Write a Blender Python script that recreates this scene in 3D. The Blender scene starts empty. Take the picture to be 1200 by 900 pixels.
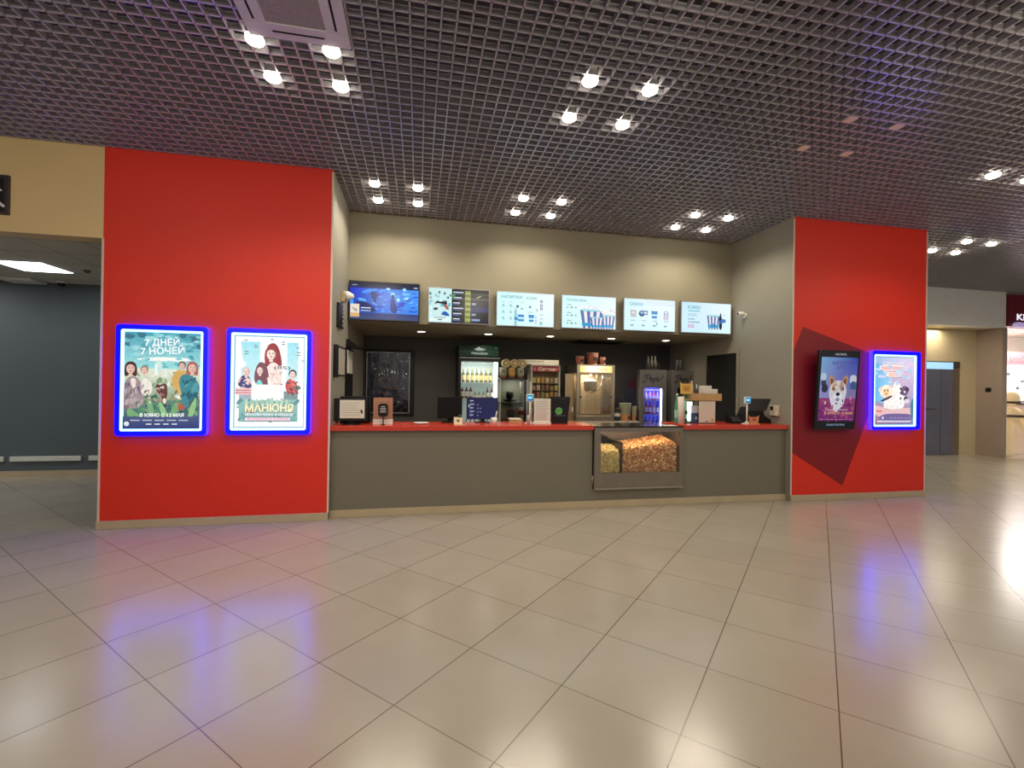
import bpy, bmesh, math, random
from mathutils import Vector, Matrix
random.seed(7)
SC = bpy.context.scene
COL = SC.collection
D, DR, H = 5.70, 7.03, 4.07          # facade plane, menu-screen wall plane, ceiling height
XL0, XL1, XR0, XR1 = -3.31, -1.006, 5.245, 7.62

# ------------------------------------------------------------------ colour / materials
def lin(c):
    c = c / 255.0
    return c / 12.92 if c <= 0.04045 else ((c + 0.055) / 1.055) ** 2.4
def rgb(c, a=1.0):
    return (lin(c[0]), lin(c[1]), lin(c[2]), a)

MATS = {}
def M(name, col, rough=0.5, metal=0.0, var=0.05, scale=6.0, emit=None, estr=0.0, bump=0.0, spec=0.5, sample=True):
    if name in MATS: return MATS[name]
    m = bpy.data.materials.new(name); m.use_nodes = True
    nt = m.node_tree; N, L = nt.nodes, nt.links
    b = N['Principled BSDF']
    tc = N.new('ShaderNodeTexCoord'); no = N.new('ShaderNodeTexNoise')
    no.inputs['Scale'].default_value = scale; no.inputs['Detail'].default_value = 3
    L.new(tc.outputs['Object'], no.inputs['Vector'])
    r = N.new('ShaderNodeValToRGB')
    c = rgb(col)
    r.color_ramp.elements[0].position = 0.3; r.color_ramp.elements[1].position = 0.7
    r.color_ramp.elements[0].color = (c[0]*(1-var), c[1]*(1-var), c[2]*(1-var), 1)
    r.color_ramp.elements[1].color = (min(1, c[0]*(1+var)), min(1, c[1]*(1+var)), min(1, c[2]*(1+var)), 1)
    L.new(no.outputs['Fac'], r.inputs['Fac']); L.new(r.outputs['Color'], b.inputs['Base Color'])
    b.inputs['Roughness'].default_value = rough; b.inputs['Metallic'].default_value = metal
    b.inputs['Specular IOR Level'].default_value = spec
    if emit is not None:
        b.inputs['Emission Color'].default_value = rgb(emit); b.inputs['Emission Strength'].default_value = estr
        if not sample: m.cycles.emission_sampling = 'NONE'
    if bump:
        bp = N.new('ShaderNodeBump'); bp.inputs['Strength'].default_value = bump
        n2 = N.new('ShaderNodeTexNoise'); n2.inputs['Scale'].default_value = scale*20
        L.new(tc.outputs['Object'], n2.inputs['Vector'])
        L.new(n2.outputs['Fac'], bp.inputs['Height']); L.new(bp.outputs['Normal'], b.inputs['Normal'])
    MATS[name] = m
    return m

def attr_mat(name, estr=0.0, rough=0.4, mottle=0.12):
    """colours painted per corner on the print: lit from behind (estr) or plain ink"""
    if name in MATS: return MATS[name]
    m = bpy.data.materials.new(name); m.use_nodes = True
    nt = m.node_tree; N, L = nt.nodes, nt.links
    b = N['Principled BSDF']
    a = N.new('ShaderNodeAttribute'); a.attribute_name = 'Col'
    no = N.new('ShaderNodeTexNoise'); no.inputs['Scale'].default_value = 25; no.inputs['Detail'].default_value = 6
    mx = N.new('ShaderNodeMix'); mx.data_type = 'RGBA'; mx.blend_type = 'MULTIPLY'
    mx.inputs[0].default_value = mottle
    L.new(a.outputs['Color'], mx.inputs[6]); L.new(no.outputs['Fac'], mx.inputs[7])
    b.inputs['Roughness'].default_value = rough
    if estr > 0:
        b.inputs['Base Color'].default_value = (0.01, 0.01, 0.012, 1)
        b.inputs['Specular IOR Level'].default_value = .2
        L.new(mx.outputs[2], b.inputs['Emission Color']); b.inputs['Emission Strength'].default_value = estr
    else:
        L.new(mx.outputs[2], b.inputs['Base Color'])
    MATS[name] = m
    return m

def glass_mat(name, tint=(252, 253, 252), refl=0.05, rough=0.03, k=0.75):
    if name in MATS: return MATS[name]
    m = bpy.data.materials.new(name); m.use_nodes = True
    nt = m.node_tree; N, L = nt.nodes, nt.links
    N.remove(N['Principled BSDF']); out = N['Material Output']
    t = N.new('ShaderNodeBsdfTransparent'); t.inputs['Color'].default_value = rgb(tint)
    g = N.new('ShaderNodeBsdfGlossy'); g.inputs['Roughness'].default_value = rough
    f = N.new('ShaderNodeFresnel'); f.inputs['IOR'].default_value = 1.45
    no = N.new('ShaderNodeTexNoise'); no.inputs['Scale'].default_value = 3
    mu = N.new('ShaderNodeMath'); mu.operation = 'MULTIPLY_ADD'; mu.inputs[1].default_value = k
    mu2 = N.new('ShaderNodeMath'); mu2.operation = 'MULTIPLY'; mu2.inputs[1].default_value = refl*0.6
    L.new(no.outputs['Fac'], mu2.inputs[0]); L.new(f.outputs['Fac'], mu.inputs[0]); L.new(mu2.outputs[0], mu.inputs[2])
    x = N.new('ShaderNodeMixShader')
    L.new(mu.outputs[0], x.inputs[0]); L.new(t.outputs[0], x.inputs[1]); L.new(g.outputs[0], x.inputs[2])
    L.new(x.outputs[0], out.inputs['Surface'])
    MATS[name] = m
    return m

def floor_mat():
    m = bpy.data.materials.new('floor_tiles'); m.use_nodes = True
    nt = m.node_tree; N, L = nt.nodes, nt.links
    b = N['Principled BSDF']
    S, TX, TY = 0.6152, 0.776, 2.373
    geo = N.new('ShaderNodeNewGeometry')
    sub = N.new('ShaderNodeVectorMath'); sub.operation = 'SUBTRACT'; sub.inputs[1].default_value = (TX, TY, 0)
    L.new(geo.outputs['Position'], sub.inputs[0])
    k = 0.70711 / S
    fr, fl = [], []
    for e in ((k, k, 0), (k, -k, 0)):
        d = N.new('ShaderNodeVectorMath'); d.operation = 'DOT_PRODUCT'; d.inputs[1].default_value = e
        L.new(sub.outputs[0], d.inputs[0])
        a = N.new('ShaderNodeMath'); a.operation = 'ADD'; a.inputs[1].default_value = 0.5
        L.new(d.outputs['Value'], a.inputs[0])
        f = N.new('ShaderNodeMath'); f.operation = 'FRACT'; L.new(a.outputs[0], f.inputs[0])
        s = N.new('ShaderNodeMath'); s.operation = 'SUBTRACT'; s.inputs[1].default_value = 0.5; L.new(f.outputs[0], s.inputs[0])
        ab = N.new('ShaderNodeMath'); ab.operation = 'ABSOLUTE'; L.new(s.outputs[0], ab.inputs[0])
        fr.append(ab)
        g = N.new('ShaderNodeMath'); g.operation = 'FLOOR'; L.new(d.outputs['Value'], g.inputs[0]); fl.append(g)
    # second family of joints is thinner and paler than the first
    la = N.new('ShaderNodeMath'); la.operation = 'LESS_THAN'; la.inputs[1].default_value = 0.0050; L.new(fr[1].outputs[0], la.inputs[0])
    lb = N.new('ShaderNodeMath'); lb.operation = 'LESS_THAN'; lb.inputs[1].default_value = 0.0046; L.new(fr[0].outputs[0], lb.inputs[0])
    lbm = N.new('ShaderNodeMath'); lbm.operation = 'MULTIPLY'; lbm.inputs[1].default_value = 0.8; L.new(lb.outputs[0], lbm.inputs[0])
    mx = N.new('ShaderNodeMath'); mx.operation = 'MAXIMUM'; L.new(la.outputs[0], mx.inputs[0]); L.new(lbm.outputs[0], mx.inputs[1])
    cb = N.new('ShaderNodeCombineXYZ'); L.new(fl[0].outputs[0], cb.inputs[0]); L.new(fl[1].outputs[0], cb.inputs[1])
    wn = N.new('ShaderNodeTexWhiteNoise'); wn.noise_dimensions = '3D'; L.new(cb.outputs[0], wn.inputs['Vector'])
    no = N.new('ShaderNodeTexNoise'); no.inputs['Scale'].default_value = 2.2; no.inputs['Detail'].default_value = 5
    L.new(geo.outputs['Position'], no.inputs['Vector'])
    ad = N.new('ShaderNodeMath'); ad.operation = 'MULTIPLY_ADD'; ad.inputs[1].default_value = 0.35
    L.new(wn.outputs['Value'], ad.inputs[0]); L.new(no.outputs['Fac'], ad.inputs[2])
    rp = N.new('ShaderNodeValToRGB')
    rp.color_ramp.elements[0].position = 0.25; rp.color_ramp.elements[0].color = rgb((166, 156, 140))
    rp.color_ramp.elements[1].position = 1.05; rp.color_ramp.elements[1].color = rgb((178, 168, 152))
    L.new(ad.outputs[0], rp.inputs['Fac'])
    mc = N.new('ShaderNodeMix'); mc.data_type = 'RGBA'
    L.new(mx.outputs[0], mc.inputs[0]); L.new(rp.outputs['Color'], mc.inputs[6]); mc.inputs[7].default_value = rgb((92, 76, 62))
    L.new(mc.outputs[2], b.inputs['Base Color'])
    rr = N.new('ShaderNodeMapRange'); rr.inputs[3].default_value = 0.19; rr.inputs[4].default_value = 0.25
    L.new(no.outputs['Fac'], rr.inputs[0]); L.new(rr.outputs[0], b.inputs['Roughness'])
    b.inputs['Specular IOR Level'].default_value = 0.9
    return m

def tile_ceiling_mat():
    m = bpy.data.materials.new('corridor_ceiling_tiles'); m.use_nodes = True
    nt = m.node_tree; N, L = nt.nodes, nt.links
    b = N['Principled BSDF']
    geo = N.new('ShaderNodeNewGeometry')
    sub = N.new('ShaderNodeVectorMath'); sub.operation = 'SUBTRACT'; sub.inputs[1].default_value = (-4.965, 7.33, 0)
    L.new(geo.outputs['Position'], sub.inputs[0])
    sc = N.new('ShaderNodeVectorMath'); sc.operation = 'SCALE'; sc.inputs['Scale'].default_value = 1/0.6
    L.new(sub.outputs[0], sc.inputs[0])
    fr = N.new('ShaderNodeVectorMath'); fr.operation = 'FRACTION'; L.new(sc.outputs[0], fr.inputs[0])
    sp = N.new('ShaderNodeSeparateXYZ'); L.new(fr.outputs[0], sp.inputs[0])
    ms = []
    for i in (0, 1):
        l = N.new('ShaderNodeMath'); l.operation = 'LESS_THAN'; l.inputs[1].default_value = 0.025; L.new(sp.outputs[i], l.inputs[0]); ms.append(l)
    mx = N.new('ShaderNodeMath'); mx.operation = 'MAXIMUM'; L.new(ms[0].outputs[0], mx.inputs[0]); L.new(ms[1].outputs[0], mx.inputs[1])
    mc = N.new('ShaderNodeMix'); mc.data_type = 'RGBA'; L.new(mx.outputs[0], mc.inputs[0])
    mc.inputs[6].default_value = rgb((205, 200, 185)); mc.inputs[7].default_value = rgb((130, 125, 112))
    L.new(mc.outputs[2], b.inputs['Base Color']); b.inputs['Roughness'].default_value = 0.7
    return m

# ------------------------------------------------------------------ object helpers
def wloc(o):
    v = Vector((0, 0, 0))
    while o is not None:
        v += o.location; o = o.parent
    return v

def tag(o, label=None, cat=None, group=None, kind=None):
    if label: o['label'] = label
    if cat: o['category'] = cat
    if group: o['group'] = group
    if kind: o['kind'] = kind
    return o

def thing(name, loc, label, cat, group=None):
    o = bpy.data.objects.new(name, None); COL.objects.link(o)
    o.empty_display_size = 0.05
    o.location = loc
    return tag(o, label, cat, group)

class MB:
    """collects shapes in world metres, then links them as ONE mesh object"""
    def __init__(s): s.bm = bmesh.new()
    def _mi(s, faces, mi, smooth=False):
        for f in faces: f.material_index = mi; f.smooth = smooth
    def box(s, x0, y0, z0, x1, y1, z1, mi=0, bev=0.0, seg=2):
        r = bmesh.ops.create_cube(s.bm, size=1.0)
        vs = r['verts']
        for v in vs:
            v.co = Vector(((x0+x1)/2 + v.co.x*(x1-x0), (y0+y1)/2 + v.co.y*(y1-y0), (z0+z1)/2 + v.co.z*(z1-z0)))
        fs = {f for v in vs for f in v.link_faces}
        s._mi(fs, mi)
        if bev > 0:
            es = list({e for v in vs for e in v.link_edges})
            rr = bmesh.ops.bevel(s.bm, geom=es, offset=bev, segments=seg, affect='EDGES', profile=0.5)
            s._mi(rr['faces'], mi, True)
        return s
    def lathe(s, cx, cy, prof, seg=20, mi=0, smooth=True, axis='Z', cap=True):
        """prof: list of (r, z) world z (axis Z) or (r, t) along the axis"""
        rings = []
        for r, z in prof:
            ring = []
            for i in range(seg):
                a = 2*math.pi*i/seg
                c, sn = math.cos(a)*r, math.sin(a)*r
                if axis == 'Z': p = (cx+c, cy+sn, z)
                elif axis == 'Y': p = (cx+c, z, cy+sn)      # cx, cy = x, z centre
                else: p = (z, cx+c, cy+sn)                   # cx, cy = y, z centre
                ring.append(s.bm.verts.new(p))
            rings.append(ring)
        fs = []
        for a, b in zip(rings, rings[1:]):
            for i in range(seg):
                j = (i+1) % seg
                fs.append(s.bm.faces.new((a[i], a[j], b[j], b[i])))
        s._mi(fs, mi, smooth)
        if cap:
            c1 = [s.bm.faces.new(rings[0][::-1]), s.bm.faces.new(rings[-1])]
            s._mi(c1, mi, False)
        return s
    def cyl(s, cx, cy, z0, z1, r, r1=None, seg=20, mi=0, axis='Z'):
        return s.lathe(cx, cy, [(r, z0), (r if r1 is None else r1, z1)], seg, mi, True, axis)
    def prism(s, pts, y0, y1, mi=0, axis='Y'):
        """extrude polygon pts: (x,z) along Y, (y,z) along X or (x,y) along Z"""
        def P(p, t):
            return (p[0], t, p[1]) if axis == 'Y' else ((t, p[0], p[1]) if axis == 'X' else (p[0], p[1], t))
        a = [s.bm.verts.new(P(p, y0)) for p in pts]; b = [s.bm.verts.new(P(p, y1)) for p in pts]
        fs = [s.bm.faces.new(a), s.bm.faces.new(b[::-1])]
        n = len(pts)
        for i in range(n):
            j = (i+1) % n
            fs.append(s.bm.faces.new((a[i], b[i], b[j], a[j])))
        s._mi(fs, mi)
        return s
    def tube(s, path, r, seg=10, mi=0):
        path = [Vector(p) for p in path]
        rings = []
        up = Vector((0.3, 0.2, 1)).normalized()
        for i, p in enumerate(path):
            t = (path[min(i+1, len(path)-1)] - path[max(i-1, 0)]).normalized()
            u = t.cross(up)
            if u.length < 1e-3: u = t.cross(Vector((1, 0, 0)))
            u.normalize(); w = t.cross(u).normalized()
            rings.append([s.bm.verts.new(p + (u*math.cos(2*math.pi*k/seg) + w*math.sin(2*math.pi*k/seg))*r) for k in range(seg)])
        fs = []
        for a, b in zip(rings, rings[1:]):
            for i in range(seg):
                j = (i+1) % seg
                fs.append(s.bm.faces.new((a[i], a[j], b[j], b[i])))
        s._mi(fs, mi, True)
        s._mi([s.bm.faces.new(rings[0][::-1]), s.bm.faces.new(rings[-1])], mi)
        return s
    def ball(s, c, r, mi=0, sub=2, sx=1, sy=1, sz=1, rot=None):
        rr = bmesh.ops.create_icosphere(s.bm, subdivisions=sub, radius=1.0)
        for v in rr['verts']:
            q = Vector((v.co.x*r*sx, v.co.y*r*sy, v.co.z*r*sz))
            if rot is not None: q = rot @ q
            v.co = q + Vector(c)
        s._mi({f for v in rr['verts'] for f in v.link_faces}, mi, True)
        return s
    def build(s, name, mats, parent=None):
        me = bpy.data.meshes.new(name)
        off = wloc(parent) if parent is not None else Vector((0, 0, 0))
        if off.length: bmesh.ops.translate(s.bm, vec=-off, verts=s.bm.verts)
        bmesh.ops.recalc_face_normals(s.bm, faces=s.bm.faces)
        s.bm.to_mesh(me); s.bm.free()
        if not isinstance(mats, (list, tuple)): mats = [mats]
        for m in mats: me.materials.append(m)
        o = bpy.data.objects.new(name, me); COL.objects.link(o)
        if parent is not None: o.parent = parent
        return o

def box(name, mat, a, b, parent=None, bev=0.0):
    return MB().box(*a, *b, bev=bev).build(name, mat, parent)

def struct(o): o['kind'] = 'structure'; return o

def dup(root, loc, label=None, group=None):
    """copy a thing with copies of its parts and sub-parts"""
    r = root.copy(); COL.objects.link(r); r.location = loc
    if label: r['label'] = label
    if group: r['group'] = group
    for ch in list(root.children):
        c = ch.copy(); COL.objects.link(c); c.parent = r
        for g in list(ch.children):
            d = g.copy(); COL.objects.link(d); d.parent = c
    return r

# ------------------------------------------------------------------ writing and printed pictures
_TXT = {}
def text_mesh(body, bold):
    key = (body, bold)
    if key in _TXT: return _TXT[key]
    cu = bpy.data.curves.new('lettering', 'FONT'); cu.body = body; cu.size = 1.0; cu.resolution_u = 3
    cu.fill_mode = 'FRONT'; cu.offset = bold
    ob = bpy.data.objects.new('lettering', cu); COL.objects.link(ob)
    bpy.context.view_layer.update()
    dg = bpy.context.evaluated_depsgraph_get()
    me = bpy.data.meshes.new_from_object(ob.evaluated_get(dg))
    vs = [(v.co.x, v.co.y) for v in me.vertices]; fs = [tuple(p.vertices) for p in me.polygons]
    bpy.data.objects.remove(ob); bpy.data.curves.remove(cu); bpy.data.meshes.remove(me)
    _TXT[key] = (vs, fs)
    return _TXT[key]

class Canvas:
    """flat coloured shapes in (u, v) metres; becomes a thin printed sheet"""
    def __init__(s, step=0.00012):
        s.polys = []; s.layer = 0; s.step = step
    def poly(s, pts, cols):
        if len(cols) == 3 and not isinstance(cols[0], (tuple, list)): cols = [cols]*len(pts)
        s.polys.append((list(pts), list(cols), s.layer)); s.layer += 1
    def rect(s, x0, y0, x1, y1, c, top=None):
        t = top or c
        s.poly([(x0, y0), (x1, y0), (x1, y1), (x0, y1)], [c, c, t, t])
    def ell(s, cx, cy, rx, ry, c, rot=0.0, n=20, a0=0.0, a1=2*math.pi):
        pts = []
        full = abs(a1-a0-2*math.pi) < 1e-6
        for i in range(n if full else n+1):
            a = a0 + (a1-a0)*i/n
            x, y = math.cos(a)*rx, math.sin(a)*ry
            pts.append((cx + x*math.cos(rot) - y*math.sin(rot), cy + x*math.sin(rot) + y*math.cos(rot)))
        s.poly(pts, c)
    def blob(s, pts, c, it=2):
        """closed smooth outline through pts (Chaikin)"""
        for _ in range(it):
            q = []
            for i in range(len(pts)):
                a, b = pts[i], pts[(i+1) % len(pts)]
                q += [(a[0]*.75+b[0]*.25, a[1]*.75+b[1]*.25), (a[0]*.25+b[0]*.75, a[1]*.25+b[1]*.75)]
            pts = q
        s.poly(pts, c)
    def stroke(s, pts, w, c):
        for a, b in zip(pts, pts[1:]):
            dx, dy = b[0]-a[0], b[1]-a[1]; l = math.hypot(dx, dy) or 1
            nx, ny = -dy/l*w/2, dx/l*w/2
            ex, ey = dx/l*w*.3, dy/l*w*.3
            s.polys.append(([(a[0]+nx-ex, a[1]+ny-ey), (a[0]-nx-ex, a[1]-ny-ey), (b[0]-nx+ex, b[1]-ny+ey), (b[0]+nx+ex, b[1]+ny+ey)], [c]*4, s.layer))
        s.layer += 1
    def text(s, body, x, y, h, c, width=None, align='L', bold=0.0, shear=0.0, rot=0.0):
        """h = capital height; width scales the line to fit"""
        vs, fs = text_mesh(body, bold)
        if not vs: return
        x0 = min(v[0] for v in vs); x1 = max(v[0] for v in vs)
        sy = h/0.72; sx = sy if width is None else width/(x1-x0)
        w = (x1-x0)*sx
        ox = x - (0 if align == 'L' else (w/2 if align == 'C' else w))
        out = []
        for v in vs:
            px, py = (v[0]-x0)*sx, v[1]*sy
            px += shear*py
            px, py = px*math.cos(rot)-py*math.sin(rot), px*math.sin(rot)+py*math.cos(rot)
            out.append((ox+px, y+py))
        for f in fs:
            s.polys.append(([out[i] for i in f], [c]*len(f), s.layer))
        s.layer += 1
    def lines(s, x0, x1, y, dy, n, h, c, rag=0.25):
        for i in range(n):
            s.rect(x0, y-i*dy, x1-random.random()*rag*(x1-x0), y-i*dy+h, c)
        s.layer += 0
    def build(s, name, mat, parent, origin, normal='-Y'):
        """origin: world point of (u,v)=(0,0). -Y: u=+X ; +X: u=-Y ... (faces into the room)"""
        vs, fs, cs = [], [], []
        off = wloc(parent) if parent is not None else Vector((0, 0, 0))
        O = Vector(origin) - off
        for pts, cols, ly in s.polys:
            i0 = len(vs); d = ly*s.step
            for p in pts:
                if normal == '-Y': q = (O.x+p[0], O.y-d, O.z+p[1])
                elif normal == '+X': q = (O.x+d, O.y+p[0], O.z+p[1])
                elif normal == '-X': q = (O.x-d, O.y-p[0], O.z+p[1])
                vs.append(q)
            fs.append(tuple(range(i0, i0+len(pts)))); cs += cols
        me = bpy.data.meshes.new(name); me.from_pydata(vs, [], fs)
        at = me.color_attributes.new('Col', 'FLOAT_COLOR', 'CORNER')
        for i, c in enumerate(cs): at.data[i].color = rgb(c)
        me.materials.append(mat)
        # every print faces the room
        me.update()
        nn = {'-Y': Vector((0, -1, 0)), '+X': Vector((1, 0, 0)), '-X': Vector((-1, 0, 0))}[normal]
        bm = bmesh.new(); bm.from_mesh(me)
        fl = [f for f in bm.faces if f.normal.dot(nn) < 0]
        bmesh.ops.reverse_faces(bm, faces=fl); bm.to_mesh(me); bm.free()
        o = bpy.data.objects.new(name, me); COL.objects.link(o)
        if parent is not None: o.parent = parent
        return o

# ------------------------------------------------------------------ palette
red = M('red_wall_paint', (226, 38, 8), 0.55, var=0.03, scale=1.2, bump=0.02)
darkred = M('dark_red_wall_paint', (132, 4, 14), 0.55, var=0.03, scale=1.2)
beige = M('beige_wall_paint', (222, 194, 138), 0.6, var=0.03, scale=1.5)
palegrey = M('pale_grey_wall_paint', (142, 138, 124), 0.6, var=0.03, scale=1.5)
soffitp = M('grey_olive_wall_paint', (136, 128, 106), 0.6, var=0.03, scale=1.5)
darkwall = M('charcoal_wall_paint', (74, 71, 68), 0.6, var=0.05, scale=1.5)
corrwall = M('slate_corridor_paint', (82, 92, 96), 0.5, var=0.04, scale=1.2)
counterp = M('grey_counter_laminate', (114, 109, 95), 0.42, var=0.02, scale=2)
redtop = M('red_countertop_laminate', (200, 58, 40), 0.22, var=0.03, scale=3)
skirt = M('beige_skirting_tile', (186, 168, 136), 0.35, var=0.06, scale=4)
trimm = M('pale_corner_trim', (225, 200, 180), 0.4)
black = M('black_plastic', (16, 16, 18), 0.4, var=0.1, spec=.3)
blackmatte = M('matte_black', (10, 11, 13), 0.7, var=0.1, spec=.2)
bezel = M('dark_screen_bezel', (20, 20, 24), 0.3)
silver = M('silver_bezel', (150, 152, 155), 0.35, 0.6)
steel = M('brushed_steel', (175, 168, 158), 0.28, 1.0, var=0.08, scale=12)
darksteel = M('dark_steel', (70, 66, 62), 0.35, 1.0, var=0.08)
white = M('white_plastic', (228, 226, 220), 0.4)
paper = M('white_paper', (222, 216, 204), 0.7, var=0.02)
gridm = M('grey_ceiling_grid', (188, 184, 190), 0.24, 0.25, var=0.05)
plen = M('black_plenum', (70, 69, 74), 0.8, var=0.3, scale=2)
lampon = M('lit_lens', (255, 250, 235), 0.3, emit=(255, 244, 222), estr=14)
lampoff = M('off_lens_glow', (190, 165, 140), 0.4, emit=(190, 150, 120), estr=0.15, sample=False)  # switched-off cover with a faint glow put into its colour
glass = glass_mat('clear_glass')
glassd = glass_mat('smoked_glass', (226, 226, 222), 0.05)
wood = M('pale_wood', (176, 140, 96), 0.5, var=0.18, scale=9)
PRINT = attr_mat('printed_ink', 0, 0.5)
SCREEN = attr_mat('lit_screen', .95, 0.15)
POSTER = attr_mat('backlit_poster', 1.1, 0.25, .35)
DIMP = attr_mat('poster_under_glass', 0, 0.12)

# ================================================================== SETTING
FL = floor_mat()
struct(box('floor', FL, (-9, -8, -0.1), (22, 14, 0)))

def wall(name, mat, a, b): return struct(box(name, mat, a, b))
# red panel blocks (their recess-side faces are pale grey)
def block(name, x0, x1, sidex, extra=None):
    mb = MB(); mb.box(x0, D, 0, x1, 9.2, 4.55)
    for f in mb.bm.faces:
        n = f.normal; c = f.calc_center_median()
        f.material_index = 0 if c.y < D+0.01 else (1 if abs(c.x-sidex) < 0.01 else 2)
    if extra: extra(mb)
    return struct(mb.build(name, [red, palegrey, corrwall, darkred]))
block('wall_left', XL0, XL1, XL1)
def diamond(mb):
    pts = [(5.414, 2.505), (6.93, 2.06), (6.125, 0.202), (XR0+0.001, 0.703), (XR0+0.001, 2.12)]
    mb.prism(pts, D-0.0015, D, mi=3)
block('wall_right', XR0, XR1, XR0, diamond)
wall('wall_back', darkwall, (XL1, 9.0, 0), (XR0, 9.2, 2.49))
wall('wall_front', soffitp, (XL1, DR, 2.49), (XR0, 9.2, 4.55))
wall('wall_passage', beige, (-9, D, 3.10), (XL0, 5.9, 4.55))
wall('wall_end', palegrey, (21.0, -8, 0), (21.2, 14, 4.55))
wall('wall_passage_end', corrwall, (-9.2, -8, 0), (-9.0, 14, 4.55))
# passage on the beige side
wall('wall_passage_back', corrwall, (-9, 8.87, 0), (XL0, 9.05, 3.3))
struct(box('ceiling', tile_ceiling_mat(), (-9, 5.9, 3.15), (XL0, 8.87, 3.25)))
wall('baseboard_passage', skirt, (-9, 8.852, 0), (XL0, 8.87, 0.10))
# skirtings
struct(box('baseboard_left', skirt, (XL0-0.018, D-0.016, 0), (XL1+0.004, D, 0.088), bev=0.003))
struct(box('baseboard_right', skirt, (XR0-0.004, D-0.016, 0), (XR1+0.018, D, 0.088), bev=0.003))
struct(box('baseboard_counter', skirt, (XL1+0.004, 5.784, 0), (XR0-0.004, 5.80, 0.088), bev=0.003))
# corner trims
for i, x in enumerate((XL0, XL1, XR0, XR1)):
    o = box('trim_%d' % (i+1), trimm, (x-0.010, D-0.006, 0.088), (x+0.010, D, 4.05 if x > XL0 else 3.1)); struct(o)

# open-cell ceiling
PT, GX, GY = 0.1045, -1.19, 3.53
def grid_ceiling():
    mb = MB(); bm = mb.bm
    def bar(x0, y0, x1, y1):
        z0, z1 = H, H+0.045
        v = [bm.verts.new(p) for p in ((x0,y0,z0),(x1,y0,z0),(x1,y1,z0),(x0,y1,z0),(x0,y0,z1),(x1,y0,z1),(x1,y1,z1),(x0,y1,z1))]
        for q in ((0,3,2,1),(4,5,6,7),(0,1,5,4),(1,2,6,5),(2,3,7,6),(3,0,4,7)): bm.faces.new([v[i] for i in q])
    t = 0.0056
    for X0, X1, Y0, Y1 in ((-7, 17, 0.6, D), (XL1, XR0, D, DR), (XR1, 17, D, 8.75)):
        i = math.ceil((X0-GX)/PT - .5)
        while GX+(i+.5)*PT < X1:
            x = GX+(i+.5)*PT; bar(x-t, Y0, x+t, Y1); i += 1
        j = math.ceil((Y0-GY)/PT - .5)
        while GY+(j+.5)*PT < Y1:
            y = GY+(j+.5)*PT; bar(X0, y-t, X1, y+t); j += 1
    return struct(mb.build('ceiling', gridm))
grid_ceiling()
struct(box('ceiling', plen, (-9, -8, 4.55), (22, 14, 4.65)))
# ducts faintly seen above the grid
mb = MB()
for y in (2.2, 4.6): mb.box(-7, y, 4.38, 17, y+0.35, 4.54)
for x in (-4.2, 0.2, 3.0, 6.6, 10.5): mb.cyl(x, 4.33, 0.7, 5.6, 0.06, axis='Y', seg=12)
struct(mb.build('ceiling', M('duct_grey', (70, 70, 74), 0.6)))

# dark open doorway in the pale side wall, its darkness a black sheet
mb = MB()
mb.box(XR0-0.03, 6.80, 0, XR0, 6.855, 2.25); mb.box(XR0-0.03, 7.69, 0, XR0, 7.745, 2.25); mb.box(XR0-0.03, 6.855, 2.20, XR0, 7.69, 2.25)
dr = struct(mb.build('door_1', palegrey))
box('doorway_dark', M('black_opening', (9, 10, 12), 0.6), (XR0-0.012, 6.855, 0), (XR0-0.001, 7.69, 2.20), dr)
mb = MB(); mb.tube([(XR0-0.012, 7.60, 1.06), (XR0-0.06, 7.60, 1.06), (XR0-0.06, 7.48, 1.06)], 0.009); mb.build('handle', darksteel, dr)

# lift lobby beyond the red panel
wall('wall_lobby', M('lobby_band', (232, 234, 234), 0.6, var=0.03), (XR1+0.3, 8.75, 3.20), (14.14, 9.0, 4.55))
wall('wall_lobby_back', M('lobby_beige', (190, 174, 140), 0.6, var=0.03), (9.5, 9.30, 0), (14.14, 9.45, 3.20))
wall('wall_lobby_side', M('lobby_taupe', (164, 144, 130), 0.6, var=0.03), (14.05, 8.75, 0), (14.14, 9.30, 3.20))
struct(box('ceiling', M('lobby_ceiling', (200, 184, 150), 0.7), (9.5, 9.0, 3.20), (14.14, 9.30, 3.28)))
struct(box('trim_5', M('grey_edge_profile', (150, 152, 150), 0.4), (14.14, 8.74, 0), (14.18, 8.80, 3.20)))

# lift
lf = thing('lift', (12.85, 9.30, 0), 'steel lift with two door leaves and a pale blue lit panel above', 'lift')
liftsteel = M('lift_steel', (112, 114, 136), 0.3, .45, var=0.1, scale=3)
mb = MB(); mb.box(12.20, 9.285, 0, 12.42, 9.30, 2.36); mb.box(13.285, 9.285, 0, 13.50, 9.30, 2.19); mb.box(12.42, 9.285, 2.345, 13.285, 9.30, 2.37)
mb.build('door_frame', steel, lf)
a = box('door', liftsteel, (12.425, 9.287, 0.01), (12.895, 9.299, 2.165), lf)
b = box('door', liftsteel, (12.903, 9.281, 0.01), (13.28, 9.293, 2.165), lf)
box('lit_panel', M('lift_lit_panel', (150, 190, 215), 0.3, emit=(140, 195, 235), estr=0.75), (12.42, 9.283, 2.175), (13.285, 9.297, 2.345), lf)
box('indicator', M('lift_indicator', (60, 50, 52), 0.3), (13.31, 9.278, 2.20), (13.50, 9.30, 2.37), lf)
box('rail', steel, (12.43, 9.262, 1.165), (12.72, 9.278, 1.19), lf)
box('rail', steel, (13.29, 9.262, 1.165), (13.49, 9.278, 1.19), lf)
th = box('wall_switch', black, (14.03, 8.97, 1.62), (14.05, 9.08, 1.72), bev=0.004)
tag(th, 'small black switch plate on the taupe wall next to the shop', 'switch')

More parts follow.
